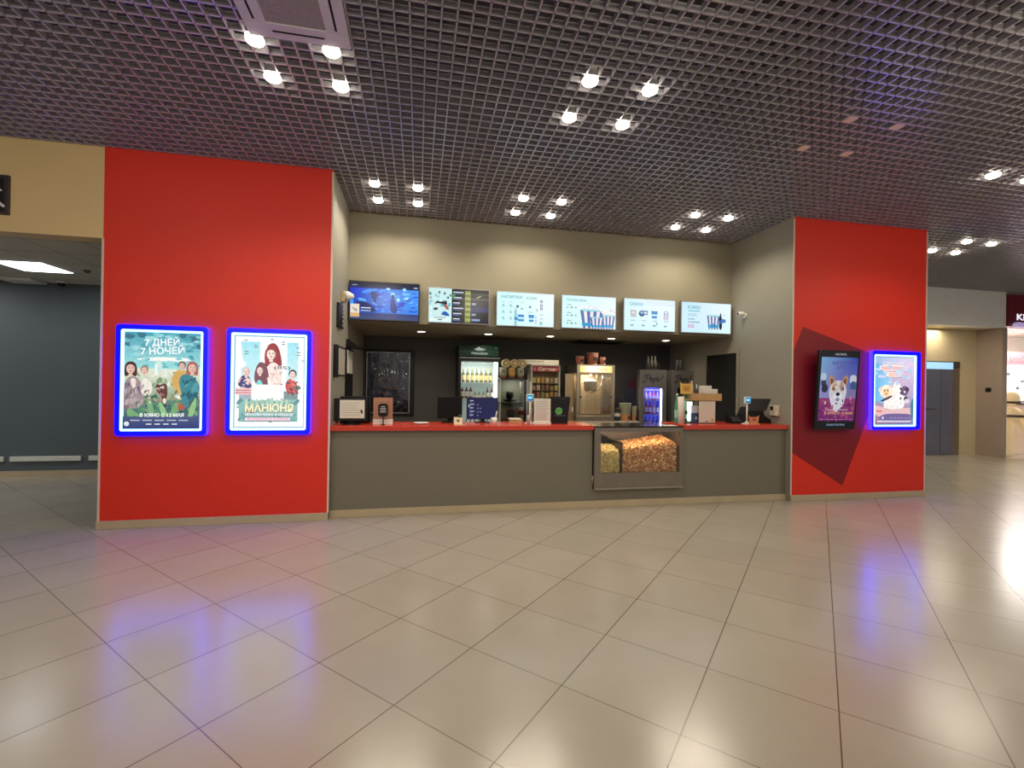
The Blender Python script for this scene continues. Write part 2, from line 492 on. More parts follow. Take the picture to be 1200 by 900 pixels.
# ================================================================== CEILING LIGHTS
def cell(i, j): return (GX+i*PT, GY+j*PT)
def make_spot(lit):
    t = thing('ceiling_spotlight', (0, 0, H), 'x', 'spotlight')
    mb = MB(); w = 0.0445
    mb.box(-w, -w, H+0.002, w, w, H+0.09, bev=0.004)
    mb.build('housing', M('spot_housing', (190, 186, 176), 0.4), t)
    mb = MB()
    if lit:
        mb.lathe(0, 0, [(0.056, H+0.0), (0.064, H-0.012), (0.060, H-0.026), (0.040, H-0.038), (0.006, H-0.043)], 24)  # lens wider than its housing, the lamp's glare put into its shape
        ln = mb.build('lens', lampon, t)
        ld = bpy.data.lights.new('spot_beam', 'SPOT'); ld.energy = SPOT_W; ld.color = WARM; ld.spot_size = math.radians(150); ld.spot_blend = 0.5
        ld.shadow_soft_size = 0.05
        lo = bpy.data.objects.new('beam', ld); COL.objects.link(lo); lo.parent = t; lo.location = (0, 0, -0.07)
    else:
        mb.box(-0.042, -0.042, H-0.003, 0.042, 0.042, H+0.002)
        mb.build('lens', lampoff, t)
    return t
SPOT_W = 21.0
WARM = (1.0, 0.88, 0.70)
proto_on = proto_off = None
QUADS = [  # (cells, where, lit)
    (((0, 1), (5, 1), (0, 5), (5, 5)), 'beside the air conditioner', True),
    (((24, 0), (29, 0), (24, 5), (29, 5)), 'in the middle of the ceiling', True),
    (((48, 0), (53, 0), (48, 5), (53, 5)), 'in the dark ceiling before the wide screen wall', False),
    (((6, 23), (11, 23), (6, 28), (11, 28)), 'above the blue film screen', True),
    (((24, 23), (29, 23), (24, 28), (29, 28)), 'above the drinks and popcorn menus', True),
    (((48, 23), (53, 23), (48, 28), (53, 28)), 'above the combo menu', True),
    (((72, 5), (77, 5)), 'past the narrow red panel', True),
    (((95, 23), (100, 23), (95, 28), (100, 28)), 'out by the lift lobby', True),
]
POS4 = ('near row, passage side', 'near row, lift side', 'far row, passage side', 'far row, lift side')
for cells, where, lit in QUADS:
    for k, (i, j) in enumerate(cells):
        x, y = cell(i, j)
        if len(cells) == 2: lab = 'lit ceiling spotlight %s, %s' % (where, ('passage side', 'lift side')[k])
        elif lit: lab = 'lit ceiling spotlight %s, %s' % (where, POS4[k])
        else: lab = 'unlit spotlight in the dark ceiling above the digital screen, %s' % POS4[k]
        grp = ('ceiling spotlights ' + where) if lit else 'unlit ceiling spotlights'
        if lit:
            if proto_on is None: proto_on = make_spot(True); o = proto_on; o.location = (x, y, H); o['label'] = lab; o['group'] = grp
            else: dup(proto_on, (x, y, H), lab, grp)
        else:
            if proto_off is None: proto_off = make_spot(False); o = proto_off; o.location = (x, y, H); o['label'] = lab; o['group'] = grp
            else: dup(proto_off, (x, y, H), lab, grp)
# unseen fill spots without fixtures, added behind and beside the camera
for gx, j_ in ((130, 25), (130, 14)):  # pair added to brighten the lift lobby
    ld = bpy.data.lights.new('hall_fill', 'SPOT'); ld.energy = SPOT_W*6; ld.color = WARM; ld.spot_size = math.radians(160); ld.spot_blend = 0.5
    ld.shadow_soft_size = 0.25
    lo = bpy.data.objects.new('hall_fill', ld); COL.objects.link(lo)
    x, y = cell(gx, j_); lo.location = (x, y, H-0.06)
for gx in (-27, -24, 0, 24, 48, 72, 95):  # rows follow the lamp pattern, tilted and strengthened to brighten the facade
    for j in (-21, -44):
        ld = bpy.data.lights.new('hall_fill', 'SPOT'); ld.energy = SPOT_W*2.5; ld.color = WARM; ld.spot_size = math.radians(150); ld.spot_blend = 0.9
        ld.shadow_soft_size = 0.4
        lo = bpy.data.objects.new('hall_fill', ld); COL.objects.link(lo)
        x, y = cell(gx+2.5, j+2.5); lo.location = (x, y, H-0.05); lo.rotation_euler = (math.radians(50), 0, 0)

# recessed round lights under the soffit
proto = None
for k, (x, y) in enumerate(((0.04, 8.02), (1.19, 8.02), (2.31, 8.0), (3.47, 7.99), (4.57, 7.99))):
    lab = ('round recessed downlight under the screen wall, above the ' + ('wall poster', 'green-topped cooler', 'snack rack', 'popcorn machine', 'grey drinks coolers')[k])
    if proto is None:
        proto = thing('recessed_downlight', (0, 0, 2.49), lab, 'downlight', 'recessed downlights under the screen wall')
        MB().lathe(0, 0, [(0.085, 2.489), (0.085, 2.484), (0.066, 2.482), (0.062, 2.488)], 24, cap=False).build('ring', white, proto)
        MB().cyl(0, 0, 2.4835, 2.4885, 0.062, seg=24).build('lens', M('lit_lens_small', (255, 250, 235), 0.3, emit=(255, 246, 230), estr=9, sample=False), proto)
        ld = bpy.data.lights.new('downlight_beam', 'SPOT'); ld.energy = 13; ld.color = WARM; ld.spot_size = math.radians(140); ld.spot_blend = 0.9; ld.shadow_soft_size = 0.05
        lo = bpy.data.objects.new('beam', ld); COL.objects.link(lo); lo.parent = proto; lo.location = (0, 0, -0.02)
        proto.location = (x, y, 2.49)
    else: dup(proto, (x, y, 2.49), lab)
vt = thing('ceiling_vent', (3.45, 8.75, 2.49), 'black rectangular vent opening above the popcorn machine', 'vent')
box('frame', darksteel, (2.98, 8.46, 2.478), (4.0, 8.98, 2.49), vt)
mb = MB()
for i in range(7): mb.box(3.02, 8.5+i*0.065, 2.470, 3.96, 8.535+i*0.065, 2.478)
mb.build('louvres', blackmatte, vt)

# air conditioner cassette
ac = thing('air_conditioner', (-0.84, 3.24, 4.03), 'white square air conditioner cassette set in the grid ceiling', 'air conditioner')
acw = M('ac_white', (206, 200, 204), 0.45, var=0.02)
x0, x1, y0, y1 = -1.205, -0.52, 2.88, 3.575
mb = MB(); i = 0.15
mb.box(x0, y0, 4.045, x1, y0+i, 4.069, bev=0.006); mb.box(x0, y1-i, 4.045, x1, y1, 4.069, bev=0.006)
mb.box(x0, y0+i-0.004, 4.045, x0+i, y1-i+0.004, 4.069, bev=0.006); mb.box(x1-i, y0+i-0.004, 4.045, x1, y1-i+0.004, 4.069, bev=0.006)
mb.build('panel', acw, ac)
box('intake_grille', M('ac_grille', (150, 142, 136), 0.6, var=0.15, scale=60), (x0+i-0.01, y0+i-0.01, 4.052), (x1-i+0.01, y1-i+0.01, 4.066), ac)
for q in ((x0+0.17, y1-0.085, x1-0.17, y1-0.07), (x0+0.17, y0+0.07, x1-0.17, y0+0.085), (x0+0.07, y0+0.17, x0+0.085, y1-0.17), (x1-0.085, y0+0.17, x1-0.07, y1-0.17)):
    box('air_slot', blackmatte, (q[0], q[1], 4.0430), (q[2], q[3], 4.0448), ac)

# ================================================================== PASSAGE FITTINGS
cl = thing('ceiling_light_panel', (-5.27, 7.63, 3.15), 'bright white square light panel in the passage ceiling', 'light panel')
box('frame', white, (-5.575, 7.325, 3.142), (-4.96, 7.935, 3.15), cl)
box('diffuser', M('panel_diffuser', (255, 255, 255), 0.4, emit=(238, 246, 255), estr=6), (-5.56, 7.34, 3.136), (-4.975, 7.92, 3.142), cl)
for k, (a, b, lab) in enumerate(((-8.2, -6.46, 'white wall guard strip cut off by the photo edge'), (-6.375, -5.395, 'long white wall guard strip low on the slate passage wall'),
                            (-5.29, -4.0, 'white wall guard strip running behind the red panel'))):
    o = box('wall_guard', M('guard_white', (214, 216, 206), 0.4), (a, 8.835, 0.255), (b, 8.87, 0.335), bev=0.008); tag(o, lab, 'wall guard', 'wall guards in the passage')
sd = thing('smoke_detector', (-4.67, 7.71, 3.15), 'small dark smoke detector on the passage ceiling', 'smoke detector')
MB().lathe(-4.67, 7.71, [(0.045, 3.149), (0.045, 3.135), (0.03, 3.12), (0.008, 3.112)], 18).build('base', M('detector_grey', (92, 82, 72), 0.5), sd)
ca = thing('dome_camera', (-5.62, 8.70, 3.15), 'black dome camera where the passage ceiling meets the wall', 'camera')
MB().cyl(-5.62, 8.70, 3.12, 3.15, 0.065, seg=20).build('base', white, ca)
MB().lathe(-5.62, 8.70, [(0.055, 3.12), (0.052, 3.095), (0.035, 3.072), (0.006, 3.062)], 20).build('dome', black, ca)
o = box('air_diffuser', white, (-6.36, 8.5, 3.105), (-5.9, 8.84, 3.15), bev=0.01); tag(o, 'pale square air diffuser on the passage ceiling near the slate wall', 'air diffuser')

# direction sign on the beige wall (mostly outside the frame)
sg = thing('direction_sign', (-4.5, D, 3.27), 'dark framed sign with a white walking figure on the beige wall', 'sign')
mb = MB(); mb.box(-4.86, D-0.03, 3.268, -4.14, D, 3.672, bev=0.004); mb.build('frame', M('sign_frame', (62, 50, 52), 0.4), sg)
c = Canvas(); c.rect(-4.825, 3.30, -4.175, 3.64, (16, 14, 24))
c.ell(-4.284, 3.61, 0.022, 0.022, (225, 222, 215))
c.poly([(-4.309, 3.585), (-4.264, 3.585), (-4.189, 3.505), (-4.209, 3.50), (-4.264, 3.54), (-4.264, 3.47), (-4.214, 3.40), (-4.164, 3.352), (-4.179, 3.335), (-4.234, 3.372), (-4.289, 3.44), (-4.344, 3.335), (-4.369, 3.345), (-4.309, 3.47)], (225, 222, 215))
c.text('WC', -4.74, 3.41, 0.13, (225, 222, 215), width=0.27, bold=0.01)
c.build('sign_face', PRINT, sg, (0, D-0.031, 0))

# ================================================================== LIGHTBOX POSTERS
bluef = M('blue_neon_frame', (8, 12, 120), 0.25, emit=(0, 0, 255), estr=6.0)
blueside = M('blue_neon_edge', (8, 12, 120), 0.25, emit=(24, 12, 255), estr=12.0)
strip = M('white_blue_led', (220, 240, 255), 0.3, emit=(140, 206, 255), estr=2.2)
def rrect(x0, z0, x1, z1, r, n=5):
    p = []
    for cx, cz, a0 in ((x1-r, z1-r, 0), (x0+r, z1-r, 90), (x0+r, z0+r, 180), (x1-r, z0+r, 270)):
        for i in range(n+1):
            a = math.radians(a0+90*i/n); p.append((cx+math.cos(a)*r, cz+math.sin(a)*r))
    return p
def ring(mb, outer, inner, y0, y1, mi=0, mo=None):
    """frame between two outlines with equal point counts, y0 = front"""
    bm = mb.bm; n = len(outer)
    V = lambda P, y: [bm.verts.new((p[0], y, p[1])) for p in P]
    of, inf, ob, ib = V(outer, y0), V(inner, y0), V(outer, y1), V(inner, y1)
    for i in range(n):
        j = (i+1) % n
        for q, m in (((of[i], of[j], inf[j], inf[i]), mi), ((of[i], ob[i], ob[j], of[j]), mo if mo is not None else mi), ((inf[i], inf[j], ib[j], ib[i]), mi), ((ob[i], ib[i], ib[j], ob[j]), mi)):
            f = bm.faces.new(q); f.material_index = m
def lightbox(x0, z0, x1, z1, label, paint, sides=(0.046, 0.05, 0.045, 0.05)):
    t = thing('lightbox_poster', ((x0+x1)/2, D, z0), label, 'lightbox', 'blue neon lightbox posters')
    mb = MB()
    ring(mb, rrect(x0, z0, x1, z1, 0.035), rrect(x0+sides[0], z0+sides[1], x1-sides[2], z1-sides[3], 0.02), D-0.06, D-0.001, 0, 1)
    mb.build('frame', [bluef, blueside], t)
    a, b, c_, d = x0+sides[0], z0+sides[1], x1-sides[2], z1-sides[3]
    w = 0.023
    mb = MB(); ring(mb, rrect(a, b, c_, d, 0.02), rrect(a+w, b+w, c_-w, d-w, 0.004), D-0.056, D-0.03)
    mb.build('light_strip', strip, t)
    w -= 0.002
    cv = Canvas(0.0001); paint(cv, a+w, b+w, c_-w, d-w)
    cv.build('poster_print', POSTER, t, (0, D-0.036, 0))
    return t

def scatter(cv, x0, z0, x1, z1, cols, n, s, seed=1, rot=None, el=2.2):
    r_ = random.Random(seed)
    for _ in range(n):
        k = r_.uniform(.5, 1.2)*s
        cv.ell(r_.uniform(x0, x1), r_.uniform(z0, z1), k*el*.5, k*.5, r_.choice(cols), r_.uniform(0, 3.14) if rot is None else rot+r_.uniform(-.3, .3), 7)
        cv.layer -= .8
def face(cv, x, z, s, skin=(226, 186, 168), hair=(70, 44, 44), long_=True, tilt=0.0):
    if long_: cv.blob([(x-1.15*s, z-1.9*s), (x-1.2*s, z+.4*s), (x-.6*s, z+1.45*s), (x+.6*s, z+1.45*s), (x+1.2*s, z+.4*s), (x+1.15*s, z-1.9*s), (x, z-1.1*s)], hair)
    else: cv.ell(x, z+.25*s, 1.02*s, 1.2*s, hair, tilt)
    cv.rect(x-.32*s, z-1.5*s, x+.32*s, z-.6*s, skin)
    cv.ell(x, z-.05*s, .8*s, 1.05*s, tuple(int(q*.82) for q in skin), tilt)
    cv.ell(x-.1*s, z-.02*s, .66*s, .98*s, skin, tilt)
    cv.ell(x-.3*s, z-.22*s, .2*s, .14*s, tuple(min(255, int(q*1.05)) for q in skin), tilt)
    cv.stroke([(x-.46*s, z+.3*s), (x-.16*s, z+.34*s)], .07*s, hair); cv.stroke([(x+.16*s, z+.34*s), (x+.46*s, z+.3*s)], .07*s, hair)
    cv.ell(x-.3*s, z+.1*s, .13*s, .08*s, (52, 36, 36)); cv.ell(x+.3*s, z+.1*s, .13*s, .08*s, (52, 36, 36))
    cv.stroke([(x-.05*s, z+.05*s), (x+.06*s, z-.22*s)], .08*s, (190, 140, 125))
    cv.ell(x, z-.5*s, .3*s, .1*s, (176, 80, 82))
    if long_: cv.blob([(x-.95*s, z+.2*s), (x-.5*s, z+1.3*s), (x+.5*s, z+1.3*s), (x+.95*s, z+.2*s), (x+.3*s, z+.85*s), (x-.35*s, z+.85*s)], hair)

def poster_jungle(cv, x0, z0, x1, z1):
    W, Hh = x1-x0, z1-z0
    X = lambda u: x0+u*W
    Z = lambda v: z0+v*Hh
    teal, cream = (70, 160, 178), (222, 226, 205)
    cv.rect(x0, Z(.62), x1, z1, (150, 214, 214), (64, 150, 172))
    cv.rect(x0, Z(.30), x1, Z(.62), (120, 150, 118), cream)
    cv.rect(x0, z0, x1, Z(.30), (44, 56, 120), (92, 128, 110))
    for u, v, r in ((.06, .97, .09), (.22, .985, .07), (.9, .96, .1), (.75, .99, .06), (.98, .88, .07), (.03, .88, .05)):
        cv.blob([(X(u-r), Z(v)), (X(u), Z(v+.012)), (X(u+r), Z(v-.01)), (X(u+.4*r), Z(v-.05)), (X(u-.5*r), Z(v-.045))], (58, 108, 128))
    for u, v, a in ((.05, .88, .4), (.30, .93, -.5), (.82, .86, .6), (.62, .95, .2), (.88, .74, -.4)):
        cv.ell(X(u), Z(v), .022, .006, (60, 110, 110), a)
    cv.blob([(X(.1), Z(.72)), (X(.5), Z(.75)), (X(.95), Z(.73)), (X(.8), Z(.70)), (X(.3), Z(.70))], (240, 244, 235))
    cv.blob([(X(.38), Z(.66)), (X(.44), Z(.73)), (X(.5), Z(.66)), (X(.47), Z(.58)), (X(.4), Z(.58))], (196, 226, 220))
    cv.rect(X(.395), Z(.52), X(.43), Z(.66), (236, 240, 230))
    cv.rect(X(.52), Z(.54), X(.55), Z(.64), (210, 230, 224))
    scatter(cv, x0+.02, Z(.64), x1-.02, Z(.98), ((96, 176, 190), (120, 196, 204), (74, 150, 166), (150, 210, 212)), 60, .035, 2, 0)
    scatter(cv, x0+.02, Z(.32), x1-.02, Z(.6), ((150, 166, 130), (206, 206, 176), (120, 144, 112), (226, 226, 206)), 70, .03, 3)
    scatter(cv, x0+.02, Z(.14), x1-.02, Z(.34), ((60, 96, 90), (90, 128, 100), (48, 72, 88), (120, 150, 110)), 90, .035, 4)
    # people at the two edges and a dog between them
    cv.blob([(X(.0), Z(.28)), (X(.02), Z(.5)), (X(.1), Z(.55)), (X(.2), Z(.52)), (X(.27), Z(.38)), (X(.26), Z(.22)), (X(.02), Z(.2))], (150, 134, 138))
    cv.blob([(X(.08), Z(.5)), (X(.12), Z(.53)), (X(.17), Z(.5)), (X(.14), Z(.38))], (236, 214, 204))
    face(cv, X(.09), Z(.62), .052)
    cv.blob([(X(.2), Z(.36)), (X(.24), Z(.52)), (X(.3), Z(.53)), (X(.37), Z(.46)), (X(.36), Z(.34))], (232, 224, 212))
    face(cv, X(.265), Z(.60), .038, hair=(150, 110, 84), long_=False)
    cv.blob([(X(.6), Z(.5)), (X(.66), Z(.6)), (X(.74), Z(.63)), (X(.82), Z(.6)), (X(.8), Z(.36)), (X(.68), Z(.36))], (206, 164, 92))
    face(cv, X(.75), Z(.655), .036, hair=(96, 66, 50), long_=False)
    cv.blob([(X(.70), Z(.5)), (X(.76), Z(.58)), (X(.9), Z(.56)), (X(1.0), Z(.44)), (X(.94), Z(.34)), (X(.86), Z(.32)), (X(.82), Z(.22)), (X(.74), Z(.2)), (X(.76), Z(.34))], (62, 128, 138))
    face(cv, X(.885), Z(.635), .05, hair=(166, 96, 84))
    cv.blob([(X(.66), Z(.2)), (X(.7), Z(.27)), (X(.78), Z(.26)), (X(.8), Z(.2))], (176, 84, 66))
    cv.blob([(X(.40), Z(.42)), (X(.43), Z(.47)), (X(.47), Z(.45)), (X(.52), Z(.48)), (X(.56), Z(.46)), (X(.57), Z(.36)), (X(.54), Z(.28)), (X(.49), Z(.32)), (X(.46), Z(.36))], (92, 58, 56))
    cv.ell(X(.53), Z(.29), .016, .03, (236, 214, 204))
    for u, a, h_ in ((.30, -.5, .22), (.38, -.15, .24), (.47, .1, .2), (.56, -.35, .2), (.62, .3, .22), (.24, -.8, .16), (.86, .25, .24), (.12, -.3, .12)):
        bx, bz = X(u), Z(.10)
        tx, tz = bx+math.sin(a)*h_*1.1, bz+math.cos(a)*h_*1.15
        cv.blob([(bx-.02, bz), ((bx+tx)/2-.035, (bz+tz)/2), (tx, tz), ((bx+tx)/2+.03, (bz+tz)/2), (bx+.02, bz)], random.choice(((112, 164, 112), (76, 132, 96), (140, 184, 128))))
    cv.rect(x0, z0, x1, Z(.13), (44, 52, 112), (72, 84, 120))
    scatter(cv, X(.03), Z(.22), X(.25), Z(.46), ((120, 104, 112), (176, 160, 160), (98, 86, 100)), 26, .03, 5, 1.3)
    scatter(cv, X(.76), Z(.32), X(.95), Z(.52), ((46, 104, 118), (80, 150, 156), (38, 86, 104)), 22, .03, 6, 1.0)
    scatter(cv, X(.26), Z(.26), X(.7), Z(.44), ((206, 196, 176), (150, 150, 120), (176, 120, 110), (96, 110, 84)), 34, .022, 7)
    cv.text('7 ДНЕЙ', X(.27), Z(.855), .072, (246, 250, 248), width=.33, bold=.02, rot=.04)
    cv.text('7 НОЧЕЙ', X(.22), Z(.765), .072, (246, 250, 248), width=.42, bold=.02, rot=.05)
    cv.text('В КИНО С 12 МАЯ', X(.22), Z(.128), .036, (250, 250, 250), width=.42, bold=.025)
    for i in range(5): cv.rect(X(.1+.155*i), Z(.085), X(.1+.155*i+.12), Z(.096), (176, 184, 205))
    for i in range(4): cv.rect(X(.3+.11*i), Z(.045), X(.3+.11*i+.07), Z(.057), (206, 210, 222))
    cv.ell(X(.055), Z(.055), .024, .024, (238, 238, 238)); cv.text('12+', X(.055), Z(.045), .014, (40, 40, 70), align='C')

def poster_family(cv, x0, z0, x1, z1):
    W, Hh = x1-x0, z1-z0
    X = lambda u: x0+u*W
    Z = lambda v: z0+v*Hh
    cv.rect(x0, z0, x1, z1, (120, 168, 184))
    cv.rect(X(.02), Z(.014), X(.98), Z(.986), (250, 252, 250))
    cv.rect(X(.10), Z(.50), X(.90), Z(.93), (206, 240, 244), (156, 224, 236))
    cv.rect(X(.36), Z(.50), X(.74), Z(.93), (250, 252, 250))
    cv.blob([(X(.02), Z(.78)), (X(.1), Z(.93)), (X(.12), Z(.72)), (X(.2), Z(.68)), (X(.04), Z(.62))], (250, 252, 250))
    for u, v in ((.14, .94), (.28, .885), (.28, .865), (.15, .82), (.15, .795), (.5, .955), (.66, .93), (.66, .905), (.88, .82), (.88, .79), (.95, .73), (.87, .87)):
        cv.rect(X(u), Z(v), X(u+.05), Z(v+.009), (120, 110, 118))
    cv.rect(X(.08), Z(.07), X(.90), Z(.33), (122, 172, 172), (150, 192, 178))
    cv.rect(X(.08), Z(.31), X(.36), Z(.40), (158, 176, 186))
    cv.rect(X(.70), Z(.31), X(.90), Z(.40), (126, 150, 148))
    # girl in the middle, others around a white table
    cv.blob([(X(.42), Z(.62)), (X(.44), Z(.86)), (X(.5), Z(.92)), (X(.58), Z(.92)), (X(.64), Z(.84)), (X(.68), Z(.66)), (X(.60), Z(.66)), (X(.5), Z(.7))], (150, 62, 66))
    cv.blob([(X(.44), Z(.6)), (X(.5), Z(.72)), (X(.62), Z(.7)), (X(.68), Z(.56)), (X(.66), Z(.44)), (X(.5), Z(.44))], (246, 226, 216))
    face(cv, X(.515), Z(.80), .058, skin=(250, 226, 214), hair=(158, 66, 70))
    cv.rect(X(.60), Z(.63), X(.68), Z(.675), (250, 248, 244)); cv.text('(85)', X(.56), Z(.64), .036, (84, 74, 74), width=.17, bold=.01)
    cv.blob([(X(.05), Z(.44)), (X(.08), Z(.54)), (X(.16), Z(.58)), (X(.24), Z(.54)), (X(.27), Z(.42))], (72, 72, 124))
    cv.blob([(X(.13), Z(.5)), (X(.2), Z(.55)), (X(.26), Z(.5)), (X(.22), Z(.45))], (240, 206, 198))
    face(cv, X(.175), Z(.60), .042, skin=(240, 206, 196), hair=(214, 206, 204), long_=False)
    cv.rect(X(.03), Z(.36), X(.27), Z(.43), (236, 196, 198)); cv.rect(X(.03), Z(.40), X(.27), Z(.41), (206, 110, 120)); cv.rect(X(.03), Z(.375), X(.27), Z(.385), (206, 110, 120))
    cv.blob([(X(.3), Z(.46)), (X(.28), Z(.58)), (X(.33), Z(.7)), (X(.4), Z(.72)), (X(.47), Z(.66)), (X(.5), Z(.5)), (X(.45), Z(.44))], (124, 82, 92))
    cv.blob([(X(.3), Z(.44)), (X(.33), Z(.52)), (X(.38), Z(.52)), (X(.42), Z(.45))], (124, 214, 214))
    face(cv, X(.365), Z(.62), .04, skin=(244, 212, 204), hair=(120, 78, 86), long_=False)
    cv.blob([(X(.55), Z(.44)), (X(.56), Z(.54)), (X(.6), Z(.56)), (X(.66), Z(.48)), (X(.62), Z(.43))], (244, 196, 186))
    cv.blob([(X(.73), Z(.40)), (X(.72), Z(.5)), (X(.8), Z(.55)), (X(.88), Z(.5)), (X(.92), Z(.4)), (X(.84), Z(.36))], (206, 96, 94))
    face(cv, X(.825), Z(.58), .042, skin=(246, 218, 206), hair=(72, 56, 64), long_=False)
    cv.ell(X(.89), Z(.44), .04, .026, (110, 120, 112))
    cv.rect(X(.25), Z(.30), X(.70), Z(.47), (252, 250, 244))
    cv.ell(X(.28), Z(.47), .03, .02, (250, 246, 236)); cv.ell(X(.6), Z(.5), .04, .012, (238, 228, 218)); cv.ell(X(.67), Z(.475), .012, .008, (150, 110, 100))
    scatter(cv, X(.06), Z(.42), X(.26), Z(.54), ((52, 52, 104), (96, 96, 146), (226, 190, 186)), 16, .022, 8)
    scatter(cv, X(.74), Z(.37), X(.9), Z(.5), ((176, 72, 76), (226, 130, 120), (90, 80, 84)), 16, .022, 9)
    scatter(cv, X(.46), Z(.48), X(.66), Z(.60), ((232, 206, 196), (250, 238, 230), (222, 186, 180)), 18, .025, 10)
    scatter(cv, X(.09), Z(.08), X(.89), Z(.32), ((110, 158, 160), (140, 186, 176), (96, 146, 150)), 50, .035, 11)
    for i in range(9):
        cv.blob([(X(.16+.07*i), Z(.26)), (X(.19+.07*i), Z(.335)), (X(.22+.07*i), Z(.26))], random.choice(((172, 206, 176), (190, 214, 190), (160, 196, 172))))
    cv.text('МАНЮНЯ', X(.175), Z(.175), .082, (150, 124, 92), width=.50, bold=.045)
    cv.text('МАНЮНЯ', X(.17), Z(.18), .082, (252, 242, 196), width=.50, bold=.03)
    cv.text('ПРИКЛЮЧЕНИЯ В МОСКВЕ', X(.17), Z(.136), .026, (252, 252, 252), width=.50, bold=.02)
    cv.rect(X(.17), Z(.115), X(.80), Z(.122), (92, 112, 116))
    cv.rect(X(.17), Z(.083), X(.80), Z(.115), (244, 210, 222)); cv.text('В КИНО С 5 МАЯ', X(.21), Z(.091), .016, (212, 130, 152), width=.42, bold=.01)
    cv.rect(X(.17), Z(.074), X(.80), Z(.081), (112, 112, 122))

def poster_sheep(cv, x0, z0, x1, z1):
    W, Hh = x1-x0, z1-z0
    X = lambda u: x0+u*W
    Z = lambda v: z0+v*Hh
    cv.rect(x0, z0, x1, z1, (96, 150, 150))
    cv.poly([(X(.01), Z(.012)), (X(.985), Z(.012)), (X(.985), Z(.985)), (X(.01), Z(.985))], [(150, 110, 140), (122, 116, 164), (232, 208, 236), (150, 190, 226)])
    cv.poly([(X(.01), Z(.35)), (X(.34), Z(.30)), (X(.46), Z(.62)), (X(.34), Z(.86)), (X(.01), Z(.9))], [(96, 180, 226), (150, 206, 236), (176, 214, 240), (150, 196, 232), (92, 176, 226)])
    cv.text('В КИНО С 19 МАЯ', X(.24), Z(.895), .026, (250, 248, 250), width=.36, bold=.01)
    cv.blob([(X(.13), Z(.78)), (X(.14), Z(.885)), (X(.86), Z(.875)), (X(.84), Z(.775))], (250, 226, 222), 1)
    cv.blob([(X(.3), Z(.69)), (X(.3), Z(.79)), (X(.7), Z(.785)), (X(.68), Z(.69))], (250, 228, 218), 1)
    cv.rect(X(.16), Z(.775), X(.84), Z(.784), (168, 130, 146)); cv.rect(X(.32), Z(.692), X(.68), Z(.70), (150, 124, 134))
    cv.rect(X(.19), Z(.80), X(.78), Z(.853), (238, 180, 176)); cv.rect(X(.37), Z(.712), X(.62), Z(.762), (240, 196, 178))
    for i in range(9): cv.rect(X(.225+.062*i), Z(.795), X(.232+.062*i), Z(.858), (252, 232, 226))
    for i in range(3): cv.rect(X(.425+.06*i), Z(.706), X(.432+.06*i), Z(.768), (252, 232, 226))
    # pale fluffy animals and a dark spotted one
    cv.blob([(X(.22), Z(.2)), (X(.28), Z(.42)), (X(.44), Z(.52)), (X(.5), Z(.62)), (X(.58), Z(.66)), (X(.66), Z(.58)), (X(.76), Z(.46)), (X(.78), Z(.3)), (X(.66), Z(.2))], (248, 242, 238))
    cv.blob([(X(.52), Z(.6)), (X(.58), Z(.66)), (X(.64), Z(.62)), (X(.58), Z(.57))], (196, 206, 236))
    scatter(cv, X(.3), Z(.22), X(.72), Z(.46), ((255, 250, 246), (226, 214, 220), (240, 226, 216)), 46, .03, 12)
    scatter(cv, X(.05), Z(.6), X(.95), Z(.95), ((170, 206, 236), (206, 206, 238), (190, 216, 240)), 26, .04, 13, 0)
    cv.ell(X(.3), Z(.49), .115, .095, (252, 236, 210), .2)
    cv.ell(X(.17), Z(.52), .05, .028, (244, 214, 196), .6); cv.ell(X(.41), Z(.545), .045, .025, (244, 220, 200), -.3)
    cv.ell(X(.30), Z(.47), .058, .06, (246, 204, 156)); cv.ell(X(.26), Z(.50), .012, .016, (70, 46, 44)); cv.ell(X(.34), Z(.505), .012, .016, (70, 46, 44)); cv.ell(X(.30), Z(.455), .018, .01, (176, 96, 84))
    cv.blob([(X(.16), Z(.36)), (X(.24), Z(.38)), (X(.44), Z(.44)), (X(.46), Z(.41)), (X(.3), Z(.36)), (X(.18), Z(.335))], (84, 62, 66))
    cv.ell(X(.76), Z(.50), .07, .075, (112, 92, 124)); cv.ell(X(.82), Z(.52), .04, .035, (74, 56, 84)); cv.ell(X(.69), Z(.47), .035, .03, (92, 70, 100)); cv.ell(X(.66), Z(.53), .018, .022, (70, 54, 76)); cv.ell(X(.66), Z(.39), .016, .016, (70, 54, 76))
    cv.ell(X(.76), Z(.485), .02, .016, (236, 216, 220)); cv.ell(X(.79), Z(.38), .04, .04, (80, 58, 88)); cv.ell(X(.82), Z(.35), .05, .035, (226, 214, 230))
    cv.blob([(X(.01), Z(.1)), (X(.01), Z(.3)), (X(.2), Z(.26)), (X(.5), Z(.22)), (X(.8), Z(.26)), (X(.98), Z(.24)), (X(.98), Z(.1))], (226, 186, 188))
    cv.rect(X(.06), Z(.19), X(.2), Z(.215), (230, 112, 110))
    cv.blob([(X(.06), Z(.07)), (X(.2), Z(.16)), (X(.6), Z(.17)), (X(.97), Z(.16)), (X(.97), Z(.06))], (112, 96, 150))
    cv.blob([(X(.9), Z(.3)), (X(.98), Z(.44)), (X(.99), Z(.1)), (X(.92), Z(.12))], (70, 128, 146))
    cv.rect(X(.08), Z(.045), X(.92), Z(.062), (226, 226, 238)); cv.ell(X(.22), Z(.105), .018, .02, (210, 210, 226))
    for i in range(6): cv.rect(X(.4+.09*i), Z(.1), X(.46+.09*i), Z(.108), (170, 160, 196))

